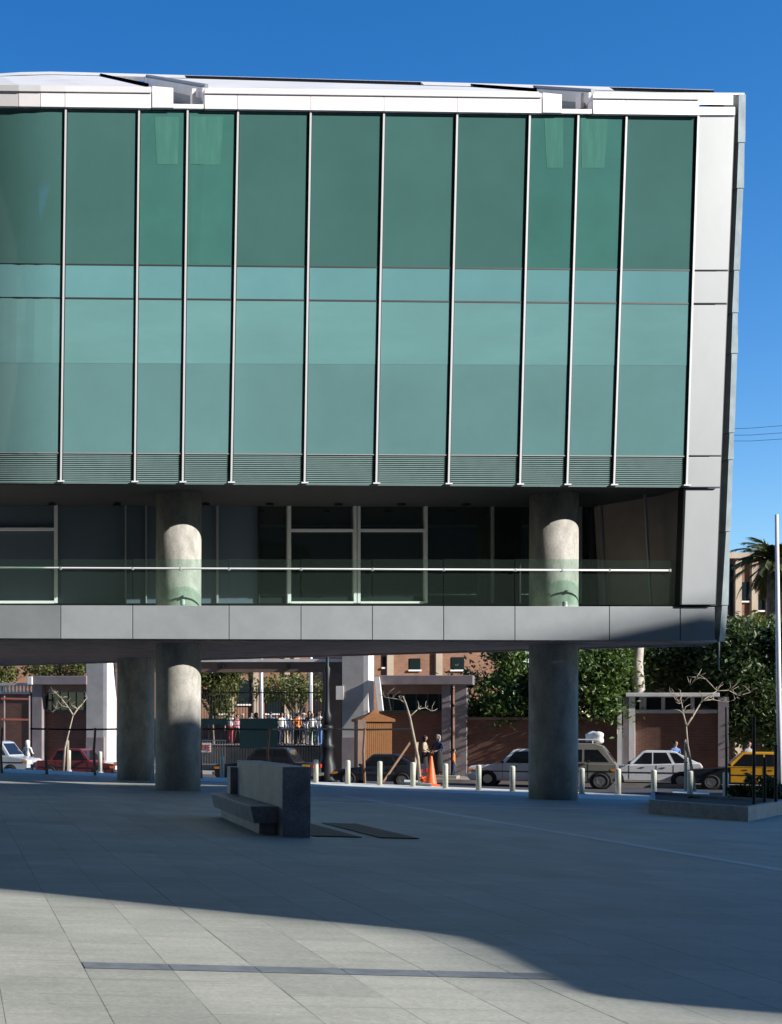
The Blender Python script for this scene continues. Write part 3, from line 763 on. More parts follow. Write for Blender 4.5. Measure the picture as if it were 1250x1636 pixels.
# ================================================================== VEGETATION
def leaves(mb, c, rad, n, size, clumps=26, seed=0, hollow=.45, flat=.8):
    rnd = random.Random(seed); c = V(c)
    cl = []
    for _ in range(clumps):
        d = V((rnd.gauss(0, 1), rnd.gauss(0, 1), rnd.gauss(0, 1))).normalized() * (hollow + (1-hollow) * rnd.random() ** .6)
        cl.append((V((c.x + d.x*rad[0], c.y + d.y*rad[1], c.z + d.z*rad[2])), rnd.uniform(.14, .34)))
    mr = sum(rad) / 3
    for i in range(n):
        cc, cr = rnd.choice(cl)
        d = V((rnd.gauss(0, 1), rnd.gauss(0, 1), rnd.gauss(0, 1) * flat)) * cr * mr * .75
        p = cc + d
        nrm = V((rnd.gauss(0, 1), rnd.gauss(0, 1), rnd.gauss(.5, 1))).normalized()
        x = nrm.cross(V((rnd.gauss(0, 1), rnd.gauss(0, 1), rnd.gauss(0, 1)))).normalized(); y = nrm.cross(x)
        s = size * rnd.uniform(.6, 1.4)
        b = len(mb.v)
        mb.v += [tuple(p - x*s), tuple(p + y*s*.45 + nrm*s*.15), tuple(p + x*s), tuple(p - y*s*.45 + nrm*s*.1)]
        mb.f.append([b, b+1, b+2, b+3]); mb.m.append(0)
def tree(name, label, base, crown, rad, n, size, m, bark='bark', seed=1, tr=.22, group=None, lean=(0, 0), hollow=.45, clumps=26):
    base = V(base); crown = V(crown)
    t = thing(name, label, 'tree', base, group=group)
    mm = MB(); rnd = random.Random(seed)
    mid = base.lerp(crown, .55) + V((rnd.uniform(-.2, .2), 0, 0))
    mm.tube([base - V((0, 0, .2)), base.lerp(mid, .5), mid, crown], [tr, tr*.85, tr*.7, tr*.3], 10)
    for k in range(7):
        a = rnd.uniform(0, 6.28); e = crown + V((math.cos(a)*rad[0]*.7, math.sin(a)*rad[1]*.7, rnd.uniform(-.4, .6)*rad[2]))
        s = base.lerp(crown, rnd.uniform(.5, .85))
        mm.tube([s, s.lerp(e, .5) + V((0, 0, .25)), e], [tr*.45, tr*.25, tr*.08], 6)
    part(mm, 'trunk', M[bark], t, smooth=True)
    lv = MB(); leaves(lv, crown, rad, n, size, clumps, seed, hollow)
    o = lv.build('crown', M[m], None, fix=False); put(o, t)
    return t
TG = 'trees behind the far street wall'
def wtree(label, px, py, off, rx, rz, n, m='leaf', seed=1, bark='bark', size=.115, clumps=36, tr=.22):
    c = W(px, py, off); b = V((c.x, c.y, ROAD + .14))
    s = c.y / F_PX
    return tree('leafy_tree', label, b, c, (rx*s, rx*s*.8, rz*s), n, size, M and m, bark, seed, tr, TG, clumps=clumps)
wtree('broad dense green tree over the brick wall, left of the right column', 818, 1094, 2.0, 66, 84, 18000, 'leaf', 3)
wtree('broad dense green tree hanging over the van, right of the column', 957, 1090, 1.2, 62, 92, 18000, 'leaf', 5)
wtree('dark green tree behind the white framed brick panel', 1085, 1055, 4.0, 80, 55, 14000, 'leaf_d', 8)
wtree('large dark tree at the right edge below the palm', 1215, 1105, 2.0, 78, 112, 26000, 'leaf_d', 11, size=.12, clumps=44)
wtree('bushy yellow green tree behind the tall left gate pillar', 340, 1095, 6, 55, 45, 8000, 'leaf_y', 13)
wtree('small leafy tree over the dark framed wall at the left', 95, 1062, 7, 60, 22, 3000, 'leaf_y', 15)
wtree('thin leafy tree at the left edge behind the balustrade', 5, 1068, 5, 26, 24, 1500, 'leaf_y', 17)
wtree('bushy tree with yellow tinged leaves in front of the orange building', 1205, 1022, 9, 55, 40, 8000, 'leaf_y', 19)
wtree('small tree far behind the gate railings', 470, 1100, 14, 60, 24, 2600, 'leaf_y', 23)
# pale tall trunk
t = thing('bare_tree', 'tall pale mottled tree trunk rising between the green trees', 'tree', V((*W(1020, 1150, 1.2).xy, ROAD+.14)))
mm = MB(); p0 = W(1021, 1200, 1.2); p0.z = ROAD; mm.tube([p0, W(1022, 1120, 1.2), W(1018, 1060, 1.2), W(1023, 1010, 1.2), W(1030, 970, 1.2)], [.33, .27, .24, .2, .1], 10); part(mm, 'trunk', M['bark_p'], t, smooth=True)
mm = MB(); mm.tube([W(1022, 1020, 1.2), W(1045, 1000, 1.2), W(1060, 985, 1.4)], [.12, .08, .03], 6); part(mm, 'branch', M['bark_p'], t, smooth=True)
# palm
pc = P(1236, 900, 66)
pm = thing('palm_tree', 'fan of drooping palm fronds behind the white flagpole at the right edge', 'palm tree', V((pc.x, pc.y, ROAD + .14)))
mm = MB(); mm.tube([V((pc.x, pc.y, ROAD)), V((pc.x+.1, pc.y, 3)), V((pc.x-.05, pc.y, 7)), pc], [.3, .26, .24, .3], 12); part(mm, 'trunk', M['bark'], pm, smooth=True)
rnd = random.Random(4)
for k in range(90):
    az = rnd.uniform(0, 6.28); el = rnd.uniform(-.85, 1.5); Ln = rnd.uniform(1.7, 2.7)
    if el > .8: Ln *= .9
    mm = MB(); pts = []; p = V(pc); e = el
    for j in range(9):
        pts.append(V(p)); p = p + V((math.cos(az)*math.cos(e), math.sin(az)*math.cos(e), math.sin(e))) * Ln/8; e -= .13 + .05*(e > 0)
    mm.tube(pts, [.035*(1 - j/10) for j in range(9)], 5)
    for j in range(2, 9):
        for q in range(3):
            bp_ = pts[j-1].lerp(pts[j], q/3); tdir = (pts[j]-pts[j-1]).normalized(); sd = tdir.cross(V((0, 0, 1))).normalized()
            for s_ in (-1, 1):
                ld = (sd*s_*.8 + tdir*.9 + V((0, 0, -.35 + rnd.uniform(-.2, .2)))).normalized() * (.62 * (1.1 - abs(j-5)/7))
                wv = tdir * .075
                mm.add([bp_ - wv, bp_ + wv, bp_ + ld], [(0, 1, 2)])
    o = mm.build('frond', M['palm'], None, fix=False); put(o, pm)
# saplings (bare, pale)
def sapling(label, base, paths, stakes, Y):
    t = thing('sapling', label, 'sapling', base)
    for i, (pts, r) in enumerate(paths):
        mm = MB(); n = len(pts)
        mm.tube([P(x, y, Y + (0 if i == 0 else dy)) for (x, y), dy in zip(pts, [0, .15, .3, .2, .1, .0, .1, .2][:n])], [r * .62 * (1 - .7*k/(n-1)) for k in range(n)], 7)
        part(mm, 'trunk' if i == 0 else 'branch', M['sap'], t, smooth=True)
    rnd = random.Random(int(base.x * 100))
    for i, (pts, r) in enumerate(paths[1:]):
        for (x, y) in pts[1:]:
            for k in range(3):
                p0 = P(x, y, Y + .1); d = V((rnd.uniform(-.35, .35), rnd.uniform(-.3, .3), rnd.uniform(.0, .36))); e = p0 + d
                mm = MB(); mm.tube([p0, p0.lerp(e, .5) + V((rnd.uniform(-.05, .05), 0, rnd.uniform(-.04, .08))), e], [.014, .010, .004], 5); part(mm, 'twig', M['sap'], t, smooth=True)
    for (a, b, key) in stakes:
        mm = MB(); mm.bar(P(*a, Y - .1), P(*b, Y - .1 + .2), .07, .07); part(mm, 'stake', M[key], t)
b_ = G(101, 1232); sapling('pale bare forked sapling at the left by the dark red car', b_, [([(101, 1233), (104, 1195), (110, 1170), (117, 1143)], .095), ([(117, 1143), (124, 1133), (132, 1124), (139, 1115)], .07), ([(117, 1143), (109, 1130), (98, 1116), (90, 1108)], .06), ([(109, 1130), (100, 1129), (90, 1133), (84, 1138)], .03), ([(98, 1116), (90, 1108), (80, 1108), (70, 1112)], .03)], [((109, 1232), (109, 1183), 'sap')], b_.y)
b_ = G(673, 1254); sapling('pale bare sapling leaning left with a brown prop beside the orange cone', b_, [([(672, 1256), (668, 1210), (662, 1180), (655, 1145), (649, 1125), (644, 1112)], .11), ([(655, 1145), (668, 1133), (680, 1131), (690, 1136)], .04), ([(649, 1125), (640, 1118), (628, 1116), (615, 1114)], .04)], [((612, 1250), (657, 1184), 'stake'), ((661, 1254), (667, 1186), 'sap')], b_.y)
b_ = G(1110, 1269); sapling('pale bare sapling with spread twigs right of the white hatchback', b_, [([(1111, 1270), (1105, 1225), (1099, 1190), (1097, 1160)], .10), ([(1097, 1160), (1107, 1145), (1122, 1120), (1146, 1104)], .065), ([(1097, 1160), (1092, 1140), (1090, 1125), (1087, 1112)], .05), ([(1146, 1104), (1165, 1103), (1180, 1112), (1200, 1106)], .03), ([(1146, 1104), (1128, 1085), (1113, 1082), (1103, 1095)], .03), ([(1090, 1125), (1085, 1122), (1080, 1118), (1077, 1113)], .03), ([(1122, 1120), (1140, 1118), (1160, 1122), (1175, 1118)], .025)], [((1096, 1269), (1096, 1182), 'sap')], b_.y)
# planter shrubs and dark support posts
for (px, pyb, pyt, lb) in ((1205, 1300, 1145, 'dark upright support post in the planter, nearest the taxi'), (1222, 1296, 1210, 'short dark support post in the planter'), (1240, 1300, 1190, 'dark support post at the right edge in the planter'), (1161, 1278, 1130, 'dark slim post left of the taxi door')):
    Yp = G(px, 1303).y if px > 1170 else G(px, 1279).y
    mm = MB(); mm.tube([P(px, pyb + 8, Yp), P(px, pyt, Yp)], .036, 8); tag(mm.build('support_post', M['iron']), lb, 'post')
for i, (px, py, r) in enumerate(((1185, 1270, 16), (1215, 1262, 22), (1238, 1268, 20), (1110, 1284, 10))):
    c = P(px, py, G(1150, 1296).y + 1.2); s = c.y/F_PX
    t = thing('planter_shrub', ['low dark shrub in the planter below the taxi door', 'tall dark shrub in the planter beside the support post', 'dark shrub in the planter at the right edge', 'tiny green plant at the left part of the planter'][i], 'shrub', V((c.x, c.y, gz(c.x)+.35)))
    mm = MB(); mm.tube([V((c.x, c.y, gz(c.x)+.3)), c], [.03, .015], 6); part(mm, 'stem', M['bark'], t)
    lv = MB(); leaves(lv, c, (r*s, r*s, r*s*1.1), 700, .07, 14, 40+i); o = lv.build('foliage', M['leaf_d'], None, fix=False); put(o, t)

# ================================================================== FAR SIDE OF THE STREET
PZ = ROAD + .14
def wq(x0, y0, x1, y1, off):                 # upright rectangle on the wall line, pixel box
    return [W(x0, y1, off), W(x1, y1, off), W(x1, y0, off), W(x0, y0, off)]
def wbox(mm, x0, y0, x1, y1, off, dep, ground=False, mi=0):
    q = wq(x0, y0, x1, y1, off)
    if ground: q[0].z = q[1].z = PZ - .05
    mm.slab(q, EN * dep, mi)
# portal gate
gt = thing('portal_gate', 'big gate with pale square pillars and a brown beam across', 'gate', V((*W(360, 1200).xy, PZ)))
for x0, x1, x2 in ((138, 165, 186), (547, 581, 593)):
    mm = MB(); wbox(mm, x0, 1030, x1, 1200, 0, 1.3, True); pil = part(mm, 'pillar', M['wb_grey'], gt)
    mm = MB(); a = W(x1, 1030, -.0); b = W(x1, 1030, 0); a.z = PZ
    top = W(x1, 1030, 0); bot = V((top.x, top.y, PZ)); far_t = top + EN*1.3
    mm.slab([V((top.x, top.y, PZ))+ED*.004, V((far_t.x, far_t.y, PZ))+ED*.004, far_t+ED*.004, top+ED*.004], ED*(.22)); part(mm, 'pillar_face', M['wb_white'], gt)  # whiter slab puts the sunlit side of the pillar into colour
    mm = MB(); wbox(mm, x0-1, 1178, x1+1, 1200, -.12, 1.5, True); part(mm, 'pillar_foot', M['wb_mauve'], gt, bevel=.02)
mm = MB(); wbox(mm, 184, 1058, 548, 1074, .9, .4); part(mm, 'lintel', M['wb_brown'], gt)
mm = MB(); wbox(mm, 184, 1053, 548, 1057.6, .8, .5); part(mm, 'lintel_cap', M['wb_white'], gt)
for x in (352, 462):
    mm = MB(); wbox(mm, x-4, 1062, x+5, 1067, .78, .1); part(mm, 'wall_lamp', M['iron'], gt)
mm = MB(); wbox(mm, 516, 1074, 546, 1200, .5, .6, True); part(mm, 'side_pier', M['wb_brown'], gt)
mm = MB(); wbox(mm, 537, 1096, 549, 1118, -.06, .05); part(mm, 'notice_plate', M['wb_white'], gt)
# iron gate railings
rl = thing('iron_railing', 'tall dark iron railings closing the gateway between the pillars', 'railing', V((*W(360, 1200, 1.2).xy, PZ)))
mm = MB()
for k in range(46):
    x = 322 + k*4.4
    a, b = W(x, 1190, 1.2), W(x, 1098 + 4*math.sin(k*.9), 1.2); a.z = PZ
    mm.tube([a, b], .015, 5)
for y in (1106, 1150, 1192): wbox(mm, 320, y, 520, y+1.6, 1.18, .04)
part(mm, 'bars', M['iron'], rl)
for x0, x1 in ((384, 402), (402, 444), (320, 362)):
    mm = MB(); wbox(mm, x0, 1148, x1, 1196 if x0 > 380 else 1158, 1.1, .05); part(mm, 'solid_panel', M['shut'], rl)
# crowd-control barrier with a red and white notice
br_ = thing('crowd_barrier', 'pale steel crowd barrier standing left of the gate railings', 'barrier', V((*W(340, 1212, -3).xy, PZ)))
mm = MB()
for k in range(11): a, b = W(320 + k*4, 1222, -3), W(320 + k*4, 1184, -3); mm.tube([a, b], .014, 5)
for y in (1183, 1221): mm.tube([W(318, y, -3), W(362, y, -3)], .022, 6)
part(mm, 'frame', M['chrome'], br_)
mm = MB(); wbox(mm, 320, 1187, 337, 1202, -3.06, .02); nb = part(mm, 'notice', M['wb_white'], br_)
mm = MB()
for x in (323, 328, 333): wbox(mm, x-1, 1190, x+.6, 1199, -3.075, .012)
for x, y in ((321.2, 1190), (327, 1190), (327, 1194), (332, 1190), (332, 1194), (332, 1198)): wbox(mm, x, y, x+3.6, y+1.4, -3.08, .01)
part(mm, 'lettering', M['lamp_r'], nb)
for i, (px, lb) in enumerate(((418, 'left of two white flagpoles standing behind the gate'), (497, 'right of two white flagpoles standing behind the gate'))):
    mm = MB(); a = W(px, 1150, 5); a.z = PZ; b = W(px, 1020, 5); mm.tube([a, b], [.10, .08], 10); tag(mm.build('flagpole', M['white_al'], smooth=True), lb, 'flagpole', 'flagpoles')
# steps and forecourt for the crowd
a0, a1 = W(322, 1190, 2.2), W(545, 1190, 2.2); fc = [V((p.x, p.y,   .85)) for p in (a0, a1, a1 + EN*14, a0 + EN*14)]
sheet('forecourt', fc, M['side'], 1.3)
# framed walls with high windows
def framed_wall(label, xp0, xp1, xw0, xw1, ylin0, ylin1, yw0, yw1, off, post='left'):
    t = thing('framed_wall', label, 'wall', V((*W(xp0, 1200, off).xy, PZ)))
    mm = MB(); wbox(mm, xw0, ylin1, xw1, 1215, off + .5, .4, True); part(mm, 'brick_panel', M['brick'], t)
    mm = MB(); wbox(mm, xp0, ylin0, xp1, ylin1, off - .2, 1.5); part(mm, 'lintel', M['wb_mauve'], t, bevel=.03)
    mm = MB(); wbox(mm, xw0, ylin1 + .2, xw1, yw0 - .2, off + .28, .2); part(mm, 'soffit_band', M['wb_brown'], t)
    mm = MB(); wbox(mm, xw0 + 2, yw0, xw1 - 2, yw1, off + .44, .05); wn = part(mm, 'window', M['win'], t)
    mm = MB()
    for k in range(6): x = xw0 + 4 + (xw1 - xw0 - 8)*k/5; wbox(mm, x - .5, yw0, x + .7, yw1, off + .40, .03)
    wbox(mm, xw0 + 2, yw1 - 3, xw1 - 2, yw1, off + .36, .03); part(mm, 'window_bars', M['shut'], wn)
    for (a, b) in post:
        mm = MB(); wbox(mm, a, ylin1, b, 1215, off, .8, True); part(mm, 'post', M['wb_mauve'], t, bevel=.02)
    return t
framed_wall('mauve concrete framed brick wall with a dark green window, far left', 48, 138, 66, 138, 1080, 1094, 1106, 1137, .1, [(51, 67)])
framed_wall('mauve concrete framed brick wall with a dark window behind the ochre kiosk', 603, 756, 606, 706, 1079, 1094, 1109, 1138, .1, [(706, 720), (727, 746)])
# sloping strut next to the right pillar
mm = MB(); mm.bar(W(603, 1082, -.1), W(609, 1136, -.4), .22, .2, -EN); tag(mm.build('leaning_strut', M['wb_white']), 'pale leaning strut between the gate pillar and the framed wall', 'strut')
# red brick garden wall
gw = thing('brick_wall', 'dark red brick wall behind the white saloon and the van', 'wall', V((*W(850, 1210).xy, PZ)))
mm = MB(); wbox(mm, 746, 1150, 986, 1220, .3, .35, True); part(mm, 'brickwork', M['brick'], gw)
mm = MB(); wbox(mm, 746, 1146, 986, 1150, .22, .5); part(mm, 'coping', M['wb_brown'], gw)
# white framed brick panel
wf = thing('white_framed_wall', 'white framed brick wall panel with a row of openings on top', 'wall', V((*W(1075, 1205).xy, PZ)))
mm = MB(); wbox(mm, 1013, 1140, 1148, 1215, .3, .3, True); part(mm, 'brickwork', M['brick'], wf)
for a, b, key in ((987, 994, 'wb_white'), (996, 1004, 'wb_mauve'), (1005, 1015, 'wb_white'), (1148, 1165, 'wb_mauve')):
    mm = MB(); wbox(mm, a, 1113.5, b, 1215, 0, .6, True); part(mm, 'post', M[key], wf)
mm = MB(); wbox(mm, 1000, 1107, 1150, 1113.3, -.15, .9); part(mm, 'lintel', M['wb_white'], wf, bevel=.02)
mm = MB(); wbox(mm, 1015.2, 1134, 1147, 1139.5, .12, .6); part(mm, 'rail', M['wb_grey'], wf)
for x in (1022, 1027, 1057, 1104):
    mm = MB(); wbox(mm, x, 1113.5, x + 6, 1134, .2, .3); part(mm, 'baluster', M['wb_grey'], wf)
mm = MB(); wbox(mm, 1015.2, 1113.5, 1148, 1134, .75, .1); part(mm, 'opening', M['black'], wf)
# left balustrade wall and scaffold frame
lb_ = thing('balustrade_wall', 'brown wall topped by a pale stone balustrade at the left edge', 'wall', V((*W(10, 1205).xy, PZ)))
mm = MB(); wbox(mm, -90, 1108, 50, 1215, .2, .4, True); part(mm, 'brickwork', M['brick'], lb_)
mm = MB(); wbox(mm, -90, 1091, 48, 1095, .1, .6); wbox(mm, -90, 1106, 48, 1109, .1, .6); part(mm, 'rails', M['wb_grey'], lb_)
for k in range(16):
    x = -40 + k*5.8; mm = MB(); a = W(x, 1106, .4); b = W(x, 1095, .4); mm.tube([a, a.lerp(b, .4), b], [.09, .05, .08], 8); part(mm, 'baluster', M['wb_white'], lb_)
mm = MB(); wbox(mm, 43, 1081, 51, 1094, -.2, .6); part(mm, 'corner_block', M['wb_white'], lb_, bevel=.03)
sf = thing('red_frame', 'thin red and pale metal frame standing at the left edge', 'frame', V((*W(20, 1205, -1).xy, PZ)))
mm = MB()
for y in (1116, 1149): mm.bar(W(2, y, -1), W(47, y+1, -1), .1, .08, -EN)
part(mm, 'rails', mat('salmon_paint', (.55, .16, .10), .6), sf)
for x in (7, 47):
    mm = MB(); a = W(x, 1200, -1); a.z = PZ; mm.tube([a, W(x, 1112, -1)], .045, 6); part(mm, 'upright', M['wb_mauve'], sf)
# orange buildings behind
def far_building(label, x0, x1, ytop, Y, wins, pil, seed):
    t = thing('brick_building', label, 'building', V((P((x0+x1)/2, 1166, Y).x, Y, PZ)))
    a, b = P(x0, ytop, Y), P(x1, ytop, Y); b.z = a.z
    mm = MB(); mm.slab([V((a.x, Y, PZ)), V((b.x, Y, PZ)), b, a], (0, 9, 0)); part(mm, 'wall', M['brick_o'], t)
    mm = MB(); mm.slab([a + V((-.3, -.4, 0)), b + V((.3, -.4, 0)), b + V((.3, -.4, .35)), a + V((-.3, -.4, .35))], (0, 9.6, 0)); part(mm, 'cornice', M['tan'], t)
    for x in pil:
        c = P(x, ytop, Y); mm = MB(); mm.slab([V((c.x-.2, Y-.25, PZ)), V((c.x+.2, Y-.25, PZ)), V((c.x+.2, Y-.25, a.z-.02)), V((c.x-.2, Y-.25, a.z-.02))], (0, .245, 0)); part(mm, 'pilaster', M['tan'], t)
    for (wx0, wy0, wx1, wy1) in wins:
        mm = MB(); mm.slab([P(wx0, wy1, Y-.06), P(wx1, wy1, Y-.06), P(wx1, wy0, Y-.06), P(wx0, wy0, Y-.06)], (0, .05, 0)); wn = part(mm, 'window', M['win'], t)
        mm = MB(); mm.slab([P(wx0-2, wy1+2.5, Y-.16), P(wx1+2, wy1+2.5, Y-.16), P(wx1+2, wy1, Y-.16), P(wx0-2, wy1, Y-.16)], (0, .1, 0)); part(mm, 'sill', M['wb_white'], wn)
    return t
far_building('orange brick building with white pilasters behind the palm at the right', 1120, 1330, 893, 80, [(1166, 902, 1173, 990), (1208, 950, 1224, 975), (1208, 985, 1224, 1010), (1186, 930, 1198, 960)], (1177, 1203, 1228, 1260), 1)
far_building('orange brick building glimpsed above the framed wall beside the kiosk', 560, 800, 1000, 78, [(655, 1052, 672, 1070), (612, 1050, 618, 1066), (722, 1050, 742, 1070)], (622, 700), 2)
far_building('long brown brick building far behind the gate railings', -80, 555, 1020, 95, [(345, 1100, 362, 1140), (380, 1086, 400, 1125), (425, 1100, 450, 1140), (470, 1100, 488, 1140), (505, 1090, 520, 1130)], (370, 408, 458, 473, 528), 3)
# lamp post
Yl = 53; lx = P(523, 1166, Yl).x
lp = thing('lamp_post', 'ornate dark iron lamp post in front of the gate', 'lamp post', (lx, Yl, ROAD))
zf = lambda y: P(523, y, Yl).z
mm = MB(); mm.lathe((lx, Yl, 0), [(.42, ROAD), (.42, ROAD+.15), (.34, zf(1222)), (.26, zf(1212)), (.24, zf(1196)), (.30, zf(1192)), (.22, zf(1188)), (.19, zf(1168)), (.27, zf(1163)), (.2, zf(1158))], 16); part(mm, 'pedestal', M['iron'], lp, smooth=True)
mm = MB(); mm.lathe((lx, Yl, 0), [(.12, zf(1158)), (.17, zf(1152)), (.19, zf(1143)), (.12, zf(1136)), (.10, zf(1120)), (.075, zf(1090)), (.13, zf(1068)), (.07, zf(1064)), (.06, zf(1020))], 14); part(mm, 'shaft', M['iron'], lp, smooth=True)
mm = MB(); mm.lathe((lx, Yl, 0), [(.1, zf(1020)), (.28, zf(1012)), (.3, zf(1000)), (.1, zf(990))], 14); part(mm, 'lantern', M['lamp_w'], lp, smooth=True)
# right flagpole, drain pipe line, cables
Yf = 46; mm = MB(); a = P(1247.5, 1255, Yf); mm.tube([V((a.x, Yf, gz(a.x) - .3)), P(1244.5, 1090, Yf), P(1241.5, 822, Yf)], [.085, .085, .06], 12)
tag(mm.build('flagpole', M['white_al'], smooth=True), 'tall thin white flagpole in front of the palm at the right edge', 'flagpole', 'flagpoles')
mm = MB(); mm.tube([P(1149.5, 1024, 36.4), P(1149, 1070, 36.4)], .02, 6); part(mm, 'rain_chain', M['slab'], bld)
for i, (y0, y1) in enumerate(((686, 676), (695, 689), (703, 700))):
    mm = MB(); mm.tube([P(1050, y0 + 2, 90), P(1200, (y0+y1)/2 + 3, 90), P(1400, y1 - 8, 90)], .018, 5); tag(mm.build('overhead_cable', M['black']), ['topmost', 'middle', 'lowest'][i] + ' of three thin cables crossing the sky at the right', 'cable', 'overhead cables')
# rope barrier on the kerb
rb = thing('rail_barrier', 'thin dark rail on rough posts along the far kerb', 'barrier', G(300, 1241))
Yr = lambda x: G(x, 1235 + .0255*x - .5).y
for a, b in ((48, 187), (187, 345), (345, 500), (500, 655)):
    mm = MB(); mm.tube([P(a, 1164.5, Yr(a)), P((a+b)/2, 1166, Yr((a+b)/2)), P(b, 1165, Yr(b))], .035, 6); part(mm, 'rail', M['iron'], rb)
for x in (3, 75, 152, 322, 430, 583):
    mm = MB(); g = G(x, 1236 + .0255*x - .5); mm.tube([g - V((0, 0, .1)), P(x - 2, 1200, g.y), P(x + .5, 1163, g.y)], [.06, .05, .045], 7); part(mm, 'post', M['stake'], rb)
# kiosk
Yk = 57; ck = P(600, 1166, Yk)
ks = thing('kiosk', 'ochre slatted kiosk with a pyramid roof behind the dark car', 'kiosk', (ck.x, Yk, PZ))
kz = lambda y: P(600, y, Yk).z
x0, x1 = P(581, 1166, Yk).x, P(627, 1166, Yk).x; xm = (x0+x1)/2; dpt = (x1-x0)
mm = MB()
for k in range(14):
    xa = x0 + (x1-x0)*k/14; mm.slab([V((xa, Yk, PZ)), V((xa + (x1-x0)/14*.86, Yk, PZ)), V((xa + (x1-x0)/14*.86, Yk, kz(1152))), V((xa, Yk, kz(1152)))], (0, .05, 0))
mm.box((xm, Yk + dpt/2 + .04, (PZ + kz(1152))/2), (dpt - .02, dpt, kz(1152) - PZ)); part(mm, 'body', M['kiosk'], ks)
mm = MB(); e_ = .10; ring = [V((x0-e_, Yk-e_, kz(1149))), V((x1+e_, Yk-e_, kz(1149))), V((x1+e_, Yk+dpt+e_, kz(1149))), V((x0-e_, Yk+dpt+e_, kz(1149)))]
ri2 = [V((xm + (p.x-xm)*.35, Yk+dpt/2 + (p.y-Yk-dpt/2)*.35, kz(1141))) for p in ring]
mm.hexa([p - V((0,0,.12)) for p in ring], ring); mm.hexa(ring, ri2); mm.hexa(ri2, [V((xm + (p.x-xm)*.05, Yk+dpt/2+(p.y-Yk-dpt/2)*.05, kz(1135))) for p in ring]); part(mm, 'roof', M['kiosk'], ks)
mm = MB(); mm.slab([V((x0-.35, Yk-.3, PZ)), V((x0+.02, Yk-.3, PZ)), V((x0+.02, Yk-.3, kz(1150))), V((x0-.35, Yk-.3, kz(1150)))], (0, .25, 0)); part(mm, 'side_post', M['wb_brown'], ks)
# cone and netting
g = G(689, 1256); cn = thing('traffic_cone', 'tall orange traffic cone on the kerb beside the leaning sapling', 'cone', g)
mm = MB(); mm.box(g + V((0, 0, .03)), (.48, .48, .06)); part(mm, 'base', M['cone'], cn, bevel=.01)
mm = MB(); mm.lathe(tuple(g), [(.21, .06), (.19, .1), (.045, 1.05), (.03, 1.08)], 20); part(mm, 'body', M['cone'], cn, smooth=True)
mm = MB(); rnd = random.Random(3); g2 = G(681, 1255)
for k in range(16):
    a = rnd.uniform(0, 6.28); pts = []
    for j in range(7): pts.append(g2 + V((math.cos(a + j*.8)*rnd.uniform(.08, .24), math.sin(a + j*.8)*.16, rnd.uniform(.03, .34))))
    mm.tube(pts, .016, 5)
tag(mm.build('plastic_net', M['cone']), 'crumpled orange plastic netting lying against the cone', 'netting')
mm = MB(); q = [G(646, 1254), G(690, 1257), G(690, 1253), G(646, 1250)]; mm.prism([p + V((0, 0, .10)) for p in q], (0, 0, -.1)); tag(mm.build('stone_block', M['stone_light']), 'low pale kerb block around the foot of the leaning sapling', 'kerb block')
mm = MB(); q = [G(1075, 1271), G(1134, 1274), G(1134, 1269.5), G(1075, 1266.5)]; mm.prism([p + V((0, 0, .10)) for p in q], (0, 0, -.1)); tag(mm.build('stone_block', M['stone_light']), 'low pale kerb block around the foot of the right sapling', 'kerb block')

